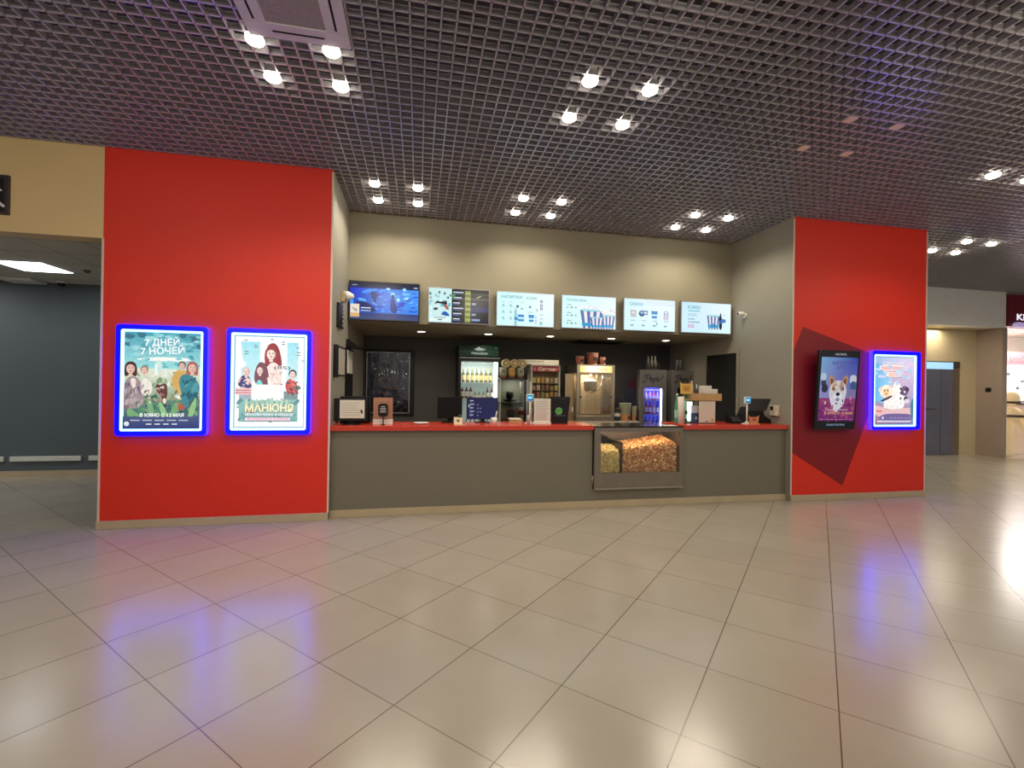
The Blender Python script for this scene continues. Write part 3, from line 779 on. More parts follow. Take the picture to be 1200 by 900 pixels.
lightbox(-3.145, .998, -2.268, 2.185, 'blue neon lightbox with a jungle film poster, next to the beige passage', poster_jungle)
lightbox(-2.080, 1.003, -1.203, 2.188, 'blue neon lightbox with a white family film poster titled with cream letters', poster_family)
lightbox(6.570, 1.026, 7.452, 2.196, 'blue neon lightbox with a pastel cartoon animal poster beside the digital screen', poster_sheep, (.03, .045, .075, .055))

# leaning black digital screen with the dog film
ds = thing('digital_screen', (5.855, D-0.09, 1.04), 'black upright digital screen showing a dog poster, tilted out from the red wall', 'screen')
mb = MB(); mb.box(5.513, D-0.12, 1.04, 6.197, D-0.075, 2.17, bev=0.006); mb.build('casing', bezel, ds)
def dogart(cv):
    w, h = .684, 1.13
    X = lambda u: u*w
    Z = lambda v: v*h
    cv.rect(0.004, .004, w-.004, h-.004, (17, 18, 22))
    a, b, lo, hi = .055, .955, .11, .912
    cv.poly([(X(a), Z(.40)), (X(b), Z(.40)), (X(b), Z(hi)), (X(a), Z(hi))], [(150, 150, 206), (120, 130, 196), (40, 66, 176), (126, 176, 226)])
    cv.rect(X(a), Z(lo), X(b), Z(.40), (112, 34, 104), (150, 60, 120))
    for u0, u1, v0, v1, c in ((.08, .2, .55, .62, (54, 56, 84)), (.78, .95, .58, .68, (210, 216, 230)), (.8, .95, .5, .6, (60, 90, 140)), (.1, .25, .47, .56, (44, 42, 66)), (.72, .95, .40, .5, (130, 120, 176)), (.06, .2, .62, .7, (190, 210, 236))):
        cv.blob([(X(u0), Z(v0)), (X(u0), Z(v1)), (X((u0+u1)/2), Z(v1+.02)), (X(u1), Z(v1)), (X(u1), Z(v0))], c)
    cv.text('ВРЕМЯ', X(.33), Z(.815), .05, (92, 70, 150), width=.34, bold=.01, rot=.06); cv.text('ДРУГ', X(.42), Z(.765), .05, (98, 74, 156), width=.17, bold=.01, rot=.04)
    # the dog
    for sx in (-1, 1):
        cv.blob([(X(.5)+sx*X(.20), Z(.52)), (X(.5)+sx*X(.24), Z(.655)), (X(.5)+sx*X(.18), Z(.70)), (X(.5)+sx*X(.05), Z(.60))], (196, 146, 104))
        cv.blob([(X(.5)+sx*X(.18), Z(.56)), (X(.5)+sx*X(.2), Z(.635)), (X(.5)+sx*X(.16), Z(.66)), (X(.5)+sx*X(.1), Z(.59))], (118, 74, 66))
    cv.blob([(X(.32), Z(.36)), (X(.27), Z(.5)), (X(.36), Z(.6)), (X(.5), Z(.63)), (X(.64), Z(.6)), (X(.73), Z(.5)), (X(.68), Z(.36)), (X(.58), Z(.24)), (X(.5), Z(.21)), (X(.42), Z(.24))], (224, 222, 232))
    cv.blob([(X(.33), Z(.5)), (X(.38), Z(.6)), (X(.47), Z(.61)), (X(.47), Z(.52)), (X(.42), Z(.46))], (206, 160, 120)); cv.blob([(X(.67), Z(.5)), (X(.62), Z(.6)), (X(.53), Z(.61)), (X(.53), Z(.52)), (X(.58), Z(.46))], (190, 150, 130))
    scatter(cv, X(.34), Z(.26), X(.66), Z(.5), ((246, 246, 252), (204, 204, 220), (232, 226, 226)), 60, .02, 14, 1.5)
    scatter(cv, X(.36), Z(.5), X(.64), Z(.6), ((224, 190, 156), (186, 140, 110), (232, 222, 222)), 26, .018, 15, 1.4)
    scatter(cv, X(.07), Z(.12), X(.94), Z(.38), ((130, 44, 112), (170, 70, 130), (96, 30, 96), (190, 96, 130)), 60, .03, 16)
    cv.ell(X(.5), Z(.41), .075, .075, (242, 242, 248))
    for sx in (-1, 1): cv.ell(X(.5)+sx*X(.11), Z(.52), .022, .022, (36, 28, 34)); cv.ell(X(.5)+sx*X(.105), Z(.525), .006, .006, (240, 240, 240))
    cv.ell(X(.5), Z(.45), .036, .026, (26, 22, 30)); cv.stroke([(X(.5), Z(.43)), (X(.5), Z(.40)), (X(.44), Z(.385))], .008, (60, 50, 66)); cv.stroke([(X(.5), Z(.40)), (X(.56), Z(.385))], .008, (60, 50, 66))
    cv.ell(X(.5), Z(.375), .03, .018, (92, 130, 180))
    for u, v in ((.4, .34), (.46, .29), (.53, .3), (.6, .34), (.5, .25)): cv.blob([(X(u-.03), Z(v+.03)), (X(u), Z(v-.05)), (X(u+.03), Z(v+.03))], (232, 232, 242))
    cv.ell(X(.2), Z(.34), .018, .026, (236, 176, 150)); cv.ell(X(.82), Z(.40), .02, .03, (210, 120, 150))
    cv.rect(X(.22), Z(.248), X(.76), Z(.256), (226, 196, 214))
    cv.text('В КИНО С 19 МАЯ', X(.2), Z(.195), .038, (246, 176, 120), width=.47, bold=.02, rot=-.01)
    cv.text('12+', X(.45), Z(.158), .018, (230, 170, 210))
    for i in range(7): cv.rect(X(.1+.12*i), Z(.128), X(.1+.12*i+.09), Z(.134), (206, 130, 190))
    cv.text('СМОТРИТЕ', X(.5), Z(.938), .026, (214, 224, 246), width=.19, align='C')
    cv.text('В КИНОТЕАТРАХ', X(.5), Z(.05), .026, (176, 196, 240), width=.31, align='C')
cv = Canvas(); dogart(cv); cv.build('display', attr_mat('portrait_display', .62, .12), ds, (5.513, D-0.1205, 1.04))
mb = MB(); mb.box(5.70, D-0.075, 1.35, 6.0, D-0.045, 1.9); mb.build('wall_bracket', black, ds)
ds.rotation_euler = (math.radians(4.0), 0, 0)

# ================================================================== MENU SCREENS
def screen(x0, x1, z0, z1, label, paint, frame, fw=0.012):
    t = thing('menu_screen', ((x0+x1)/2, DR, z0), label, 'screen', 'screens in the row above the counter')
    box('casing', frame, (x0, DR-0.085, z0), (x1, DR-0.035, z1), t, bev=0.004)
    box('wall_bracket', black, ((x0+x1)/2-.12, DR-0.035, (z0+z1)/2-.1), ((x0+x1)/2+.12, DR-.001, (z0+z1)/2+.1), t)
    cv = Canvas(0.0001); paint(cv, x1-x0-2*fw, z1-z0-2*fw)
    cv.build('display', SCREEN, t, (x0+fw, DR-0.0856, z0+fw))
    return t
def film_art(cv, w, h):
    cv.poly([(0, 0), (w, 0), (w, h), (0, h)], [(26, 44, 150), (52, 130, 236), (70, 150, 246), (18, 40, 206)])
    cv.rect(0, h*.84, w, h, (22, 34, 80), (16, 18, 34))
    cv.text('КИНО', w*.03, h*.9, .018, (200, 214, 240)); cv.rect(w*.93, h*.89, w*.985, h*.92, (180, 190, 220))
    for u, v, rx, ry in ((.82, .72, .06, .022), (.86, .6, .09, .03), (.92, .46, .07, .03), (.62, .7, .035, .03), (.7, .56, .03, .03), (.55, .84, .035, .02), (.79, .84, .03, .025)):
        cv.ell(w*u, h*v, w*rx, h*ry*2, (110, 190, 250)); cv.ell(w*u, h*v, w*rx*.6, h*ry*1.1, (190, 228, 255))
    scatter(cv, w*.05, h*.2, w*.95, h*.8, ((36, 92, 216), (60, 140, 246), (30, 70, 190), (84, 160, 250)), 60, .035, 17, .1, 3.5)
    cv.blob([(w*.3, h*.62), (w*.29, h*.74), (w*.34, h*.78), (w*.37, h*.7), (w*.44, h*.64), (w*.37, h*.62), (w*.38, h*.5), (w*.36, h*.42), (w*.33, h*.55)], (26, 44, 110))
    cv.blob([(w*.58, h*.2), (w*.585, h*.5), (w*.6, h*.62), (w*.63, h*.62), (w*.66, h*.48), (w*.69, h*.3), (w*.68, h*.18)], (30, 50, 130))
    cv.ell(w*.62, h*.65, w*.022, h*.05, (34, 56, 120))
    cv.blob([(w*.48, h*.2), (w*.5, h*.42), (w*.56, h*.44), (w*.6, h*.2)], (40, 110, 220))
    cv.blob([(w*.05, h*.38), (w*.12, h*.5), (w*.25, h*.46), (w*.34, h*.34), (w*.4, h*.2), (w*.2, h*.2)], (20, 30, 96))
    cv.stroke([(w*.32, h*.46), (w*.39, h*.38)], .012, (120, 180, 250)); cv.rect(0, h*.4, w*.05, h*.52, (40, 150, 246))
    cv.rect(0, 0, w, h*.17, (60, 74, 116), (36, 50, 118))
    cv.rect(w*.16, h*.29, w*.3, h*.315, (206, 226, 255)); cv.rect(w*.16, h*.22, w*.3, h*.24, (190, 214, 250))
    cv.rect(w*.005, h*.05, w*.135, h*.40, (226, 214, 196)); cv.rect(w*.005, h*.05, w*.135, h*.16, (216, 170, 112)); cv.stroke([(w*.04, h*.3), (w*.07, h*.24), (w*.09, h*.26), (w*.09, h*.2)], .012, (84, 90, 110))
def schedule_art(cv, w, h):
    cv.rect(0, 0, w, h, (12, 14, 26))
    cv.rect(0, 0, w*.375, h, (196, 232, 232))
    for i in range(26):
        u, v = random.random()*.35, random.random()*.75+.18
        cv.blob([(w*(u-.02), h*v), (w*(u+.01), h*(v+.06)), (w*min(.37, u+.03), h*(v+.01)), (w*(u+.01), h*(v-.05))], random.choice(((96, 170, 180), (140, 200, 206), (70, 110, 120), (230, 246, 246), (176, 150, 140))))
    cv.blob([(w*.08, h*.5), (w*.12, h*.62), (w*.2, h*.6), (w*.3, h*.63), (w*.3, h*.5), (w*.24, h*.54), (w*.12, h*.56)], (30, 26, 34))
    cv.blob([(w*.24, h*.5), (w*.3, h*.54), (w*.34, h*.36), (w*.28, h*.38)], (176, 90, 90)); cv.blob([(w*.2, h*.24), (w*.26, h*.36), (w*.36, h*.2), (w*.28, h*.18)], (30, 84, 170))
    cv.blob([(w*.06, h*.36), (w*.1, h*.44), (w*.16, h*.42), (w*.13, h*.34)], (70, 60, 70))
    cv.rect(w*.02, h*.03, w*.35, h*.15, (226, 244, 242)); cv.rect(w*.08, h*.12, w*.28, h*.145, (120, 150, 150)); cv.rect(w*.15, h*.06, w*.22, h*.09, (70, 90, 96))
    cv.rect(w*.385, 0, w, h, (10, 14, 34), (8, 8, 12))
    ts = ('10:20', '12:05', '14:30', '16:45', '19:10', '21:40')
    for i in range(6):
        v = h*(.87-.158*i)
        if i == 3: cv.rect(w*.595, v-h*.06, w, v+h*.08, (34, 44, 92))
        if i == 2: cv.rect(w*.595, v-h*.06, w, v+h*.08, (14, 16, 34))
        cv.rect(w*.595, v-h*.055, w*.69, v+h*.085, (128, 138, 52)); cv.text(ts[i], w*.605, v, .022, (226, 230, 160), width=w*.075)
        cv.rect(w*.40, v+h*.02, w*(.57-.03*(i % 3)), v+h*.05, (206, 216, 236)); cv.rect(w*.40, v-h*.025, w*(.5+.02*(i % 2)), v-h*.005, (86, 110, 170))
        if i in (2, 4, 5): cv.rect(w*.71, v-h*.01, w*(.78 if i < 5 else .85), v+h*.05, (130, 150, 200))
    cv.rect(w*.385, h*.71, w, h*.72, (150, 156, 150)); cv.rect(w*.385, h*.855, w, h*.865, (120, 130, 120)); cv.blob([(w*.78, h*.76), (w*.86, h*.83), (w*.88, h*.82), (w*.8, h*.75)], (196, 200, 150))
    cv.rect(w*.39, h*.74, w*.43, h*.84, (60, 150, 70))
SKY = (196, 244, 246); TEAL = (30, 150, 160); PALE = (222, 250, 250)
def menu_base(cv, w, h, tint=(200, 244, 246)):
    cv.poly([(0, 0), (w, 0), (w, h), (0, h)], [tint, (214, 246, 244), (232, 244, 250), tint])
def cup(cv, x, z, s, hh, body=(36, 140, 206), lid=(30, 100, 150), top=1.0):
    cv.poly([(x-.38*s, z), (x+.38*s, z), (x+.5*s*top, z+hh), (x-.5*s*top, z+hh)], body)
    cv.rect(x-.42*s, z+hh*.35, x+.42*s, z+hh*.6, (196, 232, 244)); cv.rect(x-.55*s*top, z+hh, x+.55*s*top, z+hh*1.07, lid)
def bucket(cv, x, z, s, hh):
    n = 7
    for i in range(n):
        a, b = i/n, (i+1)/n
        cv.poly([(x+(a-.5)*s*.72, z), (x+(b-.5)*s*.72, z), (x+(b-.5)*s, z+hh), (x+(a-.5)*s, z+hh)], (236, 226, 236) if i % 2 else (84, 110, 160))
    cv.poly([(x-.40*s, z+hh*.12), (x+.40*s, z+hh*.12), (x+.43*s, z+hh*.3), (x-.43*s, z+hh*.3)], (44, 150, 206))
    cv.ell(x, z+hh, s*.52, hh*.06, (70, 186, 196)); cv.ell(x, z+hh*1.01, s*.46, hh*.04, (170, 220, 226))
def drinks_art(cv, w, h):
    menu_base(cv, w, h)
    cv.text('НАПИТКИ', w*.07, h*.82, .042, TEAL, width=w*.36, bold=.01); cv.text('КОФЕ', w*.51, h*.81, .042, (96, 190, 176), width=w*.19, bold=.01)
    for r in range(3):
        for u in (.09, .22): cv.rect(w*u, h*(.56-.19*r), w*(u+.045), h*(.585-.19*r), (150, 176, 176)); cv.rect(w*u, h*(.60-.19*r), w*(u+.03), h*(.63-.19*r), (120, 150, 150))
    for u in (.08, .22, .42): cv.rect(w*u, h*.69, w*(u+.05), h*.71, (170, 200, 200))
    cv.rect(w*.30, h*.0, w*.345, h*.46, (140, 200, 210)); cv.rect(w*.315, h*.46, w*.33, h*.54, (120, 170, 176)); cv.ell(w*.355, h*.58, w*.022, h*.04, (40, 96, 96))
    cv.rect(w*.30, h*.18, w*.345, h*.26, (36, 130, 190)); cv.rect(w*.41, h*.50, w*.45, h*.53, (86, 120, 126))
    cv.rect(w*.36, h*.14, w*.47, h*.34, (30, 128, 206)); cv.rect(w*.365, h*.2, w*.465, h*.27, (190, 230, 244)); cv.rect(w*.345, h*.18, w*.36, h*.24, (30, 110, 170))
    cup(cv, w*.60, h*.13, w*.1, h*.2); cv.ell(w*.575, h*.58, w*.02, h*.035, (70, 130, 120)); cv.rect(w*.53, h*.41, w*.63, h*.43, (150, 190, 190))
    for v in (.09, .16, .25): cv.rect(w*.66, h*v, w*.7, h*(v+.04), (190, 170, 180))
    cv.rect(w*.69, h*.45, w*.705, h*.54, (150, 130, 120))
    for i, v in enumerate((.72, .6, .5)): cv.rect(w*.755, h*v, w*.80, h*(v+.08), (90, 96, 130)); cv.rect(w*.765, h*(v+.02), w*.79, h*(v+.055), (206, 216, 236))
    for v in (.34, .22): cv.rect(w*.75, h*v, w*.81, h*(v+.03), (160, 176, 180))
    cv.rect(w*.745, h*.05, w*.80, h*.15, (140, 196, 206))
def popcorn_art(cv, w, h):
    menu_base(cv, w, h)
    cv.text('ПОПКОРН', w*.08, h*.82, .042, TEAL, width=w*.36, bold=.01)
    for i in range(3):
        v = h*(.70-.245*i)
        cv.rect(w*.09, v, w*.17, v+h*.025, (110, 150, 156))
        for k in range(3): cv.ell(w*(.10+.075*k), v-h*.07, .013+.004*(k == 1), .013+.004*(k == 1), (120, 146, 150)); cv.rect(w*(.12+.075*k), v-h*.075, w*(.145+.075*k), v-h*.06, (170, 196, 196))
    for k in range(34):
        u, v = .3+random.random()*.4, .60+random.random()*.1
        cv.ell(w*u, h*v, .018, .016, random.choice(((246, 248, 250), (232, 234, 242), (222, 226, 238))))
    bucket(cv, w*.55, h*.0, w*.44, h*.56)
    for k in range(24): cv.ell(w*(.72+random.random()*.26), h*(.46+random.random()*.13), .017, .015, random.choice(((246, 226, 226), (226, 206, 206), (250, 244, 244))))
    bucket(cv, w*.86, h*.0, w*.26, h*.42); bucket(cv, w*.65, h*.0, w*.27, h*.34)
    cv.rect(w*.985, 0, w, h, (232, 244, 250))
def snacks_art(cv, w, h):
    menu_base(cv, w, h, (204, 240, 250))
    cv.rect(w*.4, h*.80, w, h*.96, (214, 232, 250))
    cv.text('СНЕКИ', w*.10, h*.79, .048, (36, 140, 170), width=w*.26, bold=.01)
    cv.rect(w*.12, h*.48, w*.23, h*.64, (176, 160, 170)); cv.rect(w*.14, h*.52, w*.21, h*.60, (226, 216, 214)); cv.rect(w*.12, h*.42, w*.23, h*.46, (150, 176, 150))
    cv.ell(w*.34, h*.54, w*.06, h*.1, (44, 84, 140)); cv.rect(w*.37, h*.5, w*.46, h*.64, (70, 110, 150)); cv.ell(w*.34, h*.57, w*.03, h*.035, (150, 190, 220)); cv.rect(w*.385, h*.53, w*.445, h*.6, (196, 216, 230))
    cup(cv, w*.59, h*.40, w*.13, h*.22, (36, 132, 200))
    cv.rect(w*.775, h*.36, w*.87, h*.6, (206, 200, 220)); cv.rect(w*.775, h*.4, w*.785, h*.6, (130, 140, 180)); cv.rect(w*.86, h*.4, w*.87, h*.6, (130, 140, 180)); cv.ell(w*.82, h*.6, w*.045, h*.06, (150, 160, 196)); cv.ell(w*.82, h*.6, w*.028, h*.035, (226, 236, 246))
    for u in (.12, .34, .56, .78): cv.rect(w*u, h*.30, w*(u+.09), h*.325, (150, 176, 186)); cv.rect(w*u, h*.13, w*(u+.06), h*.18, (130, 160, 172))
    cv.ell(w*.64, h*.22, .012, .02, (110, 140, 156))
def combo_art(cv, w, h):
    menu_base(cv, w, h, (190, 228, 246))
    cv.text('КОМБО', w*.12, h*.78, .056, (30, 150, 176), width=w*.26, bold=.012); cv.rect(w*.12, h*.70, w*.36, h*.73, (70, 176, 196))
    for v in (.60, .55, .45, .42): cv.rect(w*.12, h*v, w*(.30 if v > .5 else .26), h*(v+.022), (140, 176, 200))
    cv.rect(w*.12, h*.33, w*.36, h*.355, (100, 120, 140)); cv.text('350', w*.12, h*.15, .06, (196, 110, 176), width=w*.13, bold=.02)
    bucket(cv, w*.64, h*.12, w*.26, h*.46); cv.ell(w*.64, h*.25, w*.07, h*.07, (54, 140, 190))
    cv.blob([(w*.76, h*.12), (w*.755, h*.46), (w*.775, h*.58), (w*.78, h*.68), (w*.80, h*.68), (w*.805, h*.58), (w*.825, h*.46), (w*.82, h*.12)], (22, 30, 56)); cv.rect(w*.757, h*.32, w*.823, h*.44, (54, 90, 150))
    cv.ell(w*.85, h*.42, w*.05, h*.07, (70, 120, 190)); cv.ell(w*.86, h*.62, w*.014, h*.03, (176, 196, 220))
screen(-.990, .002, 2.503, 3.068, 'black wall screen showing a deep blue underwater film scene', film_art, bezel, .018)
screen(.125, 1.042, 2.508, 3.036, 'wall screen with a pale film poster and a dark session timetable', schedule_art, silver)
screen(1.147, 2.064, 2.502, 3.034, 'pale wall screen with the drinks and coffee menu', drinks_art, silver)
screen(2.178, 3.090, 2.508, 3.036, 'pale wall screen with the menu of large striped popcorn buckets', popcorn_art, silver)
screen(3.222, 4.138, 2.512, 3.038, 'pale wall screen with four small snack pictures', snacks_art, silver)
screen(4.240, 5.175, 2.514, 3.036, 'pale wall screen with one popcorn bucket and a dark bottle', combo_art, silver)

# ================================================================== SERVICE COUNTER
CT = 1.09
sc_ = thing('service_counter', (2.1, 5.80, 0), 'long grey service counter with an orange red top', 'counter')
mb = MB()
mb.box(XL1+0.002, 5.80, 0, 2.275, 6.30, 1.03); mb.box(3.57, 5.80, 0, XR0-0.002, 6.30, 1.03); mb.box(2.275, 5.80, 0, 3.57, 6.30, 0.25)
mb.build('front_panel', counterp, sc_)
for a, b in ((XL1+0.002, 2.27), (3.575, XR0-0.012)):
    box('countertop', redtop, (a, 5.74, 1.03), (b, 6.36, CT), sc_, 0.004)

# popcorn warmer built into the counter
pw = thing('popcorn_warmer', (2.92, 5.74, 0.25), 'steel and glass popcorn warmer set into the counter front', 'popcorn warmer')
X0, X1, Z0, Z1 = 2.282, 3.563, .252, 1.075
gx0, gx1, gz0, gz1 = 2.368, 3.512, .455, 1.0
mb = MB()
ring(mb, [(X1, Z1), (X0, Z1), (X0, Z0), (X1, Z0)], [(gx1, gz1), (gx0, gz1), (gx0, gz0), (gx1, gz0)], 5.735, 5.775)
mb.build('front_frame', M('warmer_steel', (138, 128, 118), 0.36, 0.85, var=0.06, scale=10), pw)
mb = MB(); mb.box(X0, 5.722, Z0-0.008, X1, 5.80, Z0+0.012); mb.build('bottom_lip', steel, pw)
mb = MB()   # inner tub
mb.box(gx0-0.03, 6.24, .40, gx1+0.03, 6.26, 1.06); mb.box(gx0-0.05, 5.775, .40, gx0-0.03, 6.26, 1.06); mb.box(gx1+0.03, 5.775, .40, gx1+0.05, 6.26, 1.06); mb.box(gx0-0.05, 5.775, .40, gx1+0.05, 6.26, .42)
mb.build('tub', M('tub_steel', (112, 100, 92), 0.4, 0.7), pw)
box('glass_pane', glass, (gx0-0.004, 5.752, gz0-0.004), (gx1+0.004, 5.757, gz1+0.004), pw)
box('divider', darksteel, (2.680, 5.77, .42), (2.692, 6.24, .86), pw)
mb = MB(); mb.prism([(gx0-.02, .80), (2.676, .80), (2.676, .885), (gx0-.02, 1.0)], 6.225, 6.235); mb.box(gx0-0.028, 5.80, .74, gx0-0.024, 6.225, 1.0)
mb.build('compartment_cover', blackmatte, pw)
mb = MB(); mb.box(X0, 5.735, 1.055, X1, 6.36, 1.075, bev=0.003); mb.build('top_plate', M('warmer_top', (150, 146, 138), 0.16, 1.0), pw)
mb = MB(); mb.box(gx0, 5.785, 1.037, gx1, 5.83, 1.053, bev=0.004); mb.build('heat_lamp', M('heat_lamp', (255, 220, 170), .4, emit=(255, 205, 140), estr=9), pw)
ld = bpy.data.lights.new('warmer_light', 'AREA'); ld.shape = 'RECTANGLE'; ld.size = 1.0; ld.size_y = 0.06; ld.energy = 4; ld.color = (1, .86, .66)
lo = bpy.data.objects.new('warmer_light', ld); COL.objects.link(lo); lo.parent = pw; lo.location = Vector((2.94, 5.79, 1.03)) - wloc(pw); lo.rotation_euler = (math.radians(20), 0, 0)

def popcorn(name, label, x0, x1, top, cols, r, seed):
    rnd = random.Random(seed)
    vs, fs, cs = [], [], []
    bm = bmesh.new(); bmesh.ops.create_icosphere(bm, subdivisions=1, radius=1.0)
    bv = [v.co.copy() for v in bm.verts]; bm.verts.index_update(); bf = [tuple(v.index for v in f.verts) for f in bm.faces]; bm.free()
    def kern(x, y, z):
        n0 = len(vs); c = rnd.choice(cols); k = rnd.uniform(.75, 1.1)
        c = tuple(min(255, q*k) for q in c)
        m = Matrix.Rotation(rnd.uniform(0, 6.28), 3, Vector((rnd.gauss(0, 1), rnd.gauss(0, 1), rnd.gauss(0, 1)+.01)).normalized())
        for p in bv:
            q = m @ (p * r * rnd.uniform(.7, 1.25)); vs.append((x+q.x, y+q.y, z+q.z))
        for f in bf: fs.append(tuple(i+n0 for i in f)); cs.append(c)
    s = r*1.45
    z = .428
    nx = int((x1-x0)/s)
    for i in range(nx+1):
        x = x0+r+(x1-x0-2*r)*i/max(1, nx)
        zt = top(x)
        z = .425+r
        while z < zt:
            kern(x+rnd.uniform(-.3, .3)*r, 5.815+r*rnd.uniform(.8, 1.5), z+rnd.uniform(-.3, .3)*r); z += s
        y = 5.82+r
        while y < 6.2:
            kern(x+rnd.uniform(-.4, .4)*r, y, zt+rnd.uniform(-.5, .5)*r+.06*min(1, (y-5.78)/.3)); y += s
    # packed inside
    n0 = len(vs); n = 24
    for i in range(n+1):
        x = x0+(x1-x0)*i/n; t = top(x)-r*.6
        vs.extend([(x, 5.815+1.5*r, .424), (x, 5.815+1.5*r, t), (x, 6.21, t+.04), (x, 6.21, .424)])
    for i in range(n):
        a, b = n0+4*i, n0+4*i+4
        for k in range(4): fs.append((a+k, a+(k+1) % 4, b+(k+1) % 4, b+k)); cs.append(cols[0])
    fs += [(n0, n0+1, n0+2, n0+3), (n0+4*n+3, n0+4*n+2, n0+4*n+1, n0+4*n)]; cs += [cols[0]]*2
    me = bpy.data.meshes.new(name); me.from_pydata(vs, [], fs)
    at = me.color_attributes.new('Col', 'FLOAT_COLOR', 'CORNER'); k = 0
    for f, c in zip(fs, cs):
        for _ in f: at.data[k].color = rgb(c); k += 1
    me.materials.append(attr_mat('popcorn_surface', 0, .7))
    o = bpy.data.objects.new(name, me); COL.objects.link(o)
    return tag(o, label, 'popcorn', None, 'stuff')
popcorn('popcorn', 'pale yellow popcorn in the small compartment of the warmer', gx0-0.02, 2.677, lambda x: .722, ((248, 222, 146), (240, 208, 120), (252, 236, 176), (232, 194, 108)), .0135, 3)
popcorn('popcorn', 'brown caramel popcorn heaped in the large compartment of the warmer', 2.698, gx1+0.012, lambda x: min(.74+.14*(x-2.69), .845) - max(0, x-3.40)**2*4.5, ((226, 156, 90), (200, 124, 64), (242, 190, 124), (186, 110, 58), (248, 212, 152)), .0145, 4)

# ================================================================== ON THE COUNTER
def card_print(fn, w, h):
    c = Canvas(); fn(c, w, h); return c

# monitor with a taped notice
t = thing('monitor', (-.80, 5.93, CT), 'black monitor with a white paper notice taped over its screen', 'monitor')
mb = MB(); mb.box(-.988, 5.87, 1.135, -.600, 5.905, 1.412, bev=0.006); mb.build('casing', black, t)
box('paper_notice', paper, (-.918, 5.864, 1.172), (-.632, 5.869, 1.392), t)
c = Canvas(); c.lines(-.89, -.66, 1.35, .028, 6, .004, (150, 146, 138)); c.ell(-.665, 1.252, .012, .026, (40, 42, 36), .25); c.build('notice_print', PRINT, t, (0, 5.8635, 0))
mb = MB(); mb.lathe(-.79, 5.93, [(.115, CT+0.001), (.112, CT+.010), (.03, CT+.018)], 24); mb.box(-.82, 5.905, CT+.01, -.76, 5.935, 1.25); mb.build('stand', black, t)
t = thing('till_drawer_display', (-.80, 6.22, CT), 'black till cabinet standing behind the monitor with the notice', 'till')
mb = MB(); mb.box(-.955, 6.12, CT, -.60, 6.33, 1.425, bev=0.008); mb.build('cabinet', blackmatte, t)
mb = MB(); mb.box(-.93, 6.112, 1.14, -.63, 6.119, 1.25); mb.build('drawer_front', black, t)

t = thing('menu_card_stand', (-.42, 5.97, CT), 'orange brown menu card standing in a clear holder with a white foot', 'card stand')
box('card', M('kraft_card', (226, 146, 104), .6, var=.06), (-.538, 5.962, CT+.012), (-.306, 5.968, 1.42), t)
box('foot', white, (-.54, 5.945, CT), (-.304, 6.02, CT+.062), t, .003)
box('holder', glass, (-.541, 5.957, CT+.06), (-.303, 5.9605, 1.424), t)
c = Canvas(); c.rect(-.53, 1.14, -.314, 1.15, (196, 100, 70)); c.text('МЕНЮ', -.42, 1.375, .02, (236, 214, 190), width=.1, align='C'); c.build('print', PRINT, t, (0, 5.9615, 0))
t = thing('table_sign', (-.415, 5.885, CT), 'black rounded sign on a thin stem in front of the orange menu card', 'sign')
mb = MB(); mb.prism(rrect(-.474, 1.19, -.358, 1.35, .035), 5.878, 5.888); mb.build('plate', black, t)
c = Canvas()
for i, w in enumerate((.05, .07, .07, .075)): c.rect(-.416-w/2, 1.31-.022*i, -.416+w/2, 1.318-.022*i, (196, 200, 200))
c.build('plate_print', PRINT, t, (0, 5.8775, 0))
MB().cyl(-.414, 5.884, CT+.006, 1.195, .007, seg=10).build('stem', black, t); MB().lathe(-.414, 5.884, [(.028, CT), (.026, CT+.007), (.01, CT+.012)], 18).build('base', black, t)

o = MB().lathe(.045, 6.03, [(.03, CT+.001), (.075, CT+.004), (.100, CT+.016), (.097, CT+.017), (.07, CT+.008), (.01, CT+.006)], 28).build('paper_plate', white)
tag(o, 'white round plate lying on the red counter', 'plate')
t = thing('cash_register_monitor', (.41, 6.18, CT), 'dark monitor seen from behind beside the white tent card', 'monitor')
mb = MB(); mb.box(.255, 6.145, 1.15, .578, 6.18, 1.435, bev=0.008); mb.build('casing', blackmatte, t)
mb = MB(); mb.box(.39, 6.18, CT+.01, .45, 6.21, 1.25); mb.box(.32, 6.12, CT, .52, 6.29, CT+.014, bev=.004); mb.build('stand', blackmatte, t)
t = thing('tent_card', (.51, 5.93, CT), 'small cream tent card with a green tip by the blue screen', 'card')
mb = MB(); mb.prism([(5.90, CT), (5.90, CT+.004), (5.945, CT+.092), (5.99, CT+.004), (5.99, CT), (5.945, CT+.085)], .455, .562, axis='X'); mb.build('card', M('cream_card', (216, 200, 170), .6), t)
c = Canvas(); c.ell(.505, CT+.05, .02, .014, (120, 92, 60)); MB().ball((.53, 5.945, CT+.105), .018, sx=1.2).build('green_tip', M('sprig_green', (46, 84, 54), .6), t)
c.build('print', PRINT, t, (0, 5.898, 0))

# blue order screen
t = thing('order_screen', (.855, 6.2, CT), 'navy blue order screen with white rows on a black stand', 'screen')
mb = MB(); mb.box(.642, 6.185, 1.135, 1.064, 6.215, 1.43, bev=.006); mb.build('casing', black, t)
mb = MB(); mb.box(.83, 6.20, CT+.01, .89, 6.23, 1.2); mb.box(.76, 6.15, CT, .96, 6.30, CT+.012, bev=.004); mb.build('stand', black, t)
c = Canvas(0.0001); w, h = .402, .278
c.rect(0, 0, w, h, (26, 30, 74), (24, 28, 66))
for i in range(5):
    z = h*(.85-.17*i)
    c.rect(.03, z, .03+.05+.012*(i % 2), z+.01, (186, 192, 214)); c.rect(.03, z-.016, .065, z-.011, (110, 118, 160))
    if i: 
        c.rect(.13, z-.01, .145, z+.004, (130, 138, 176))
        if i in (2, 3): c.rect(.165, z-.01, .18, z+.004, (130, 138, 176))
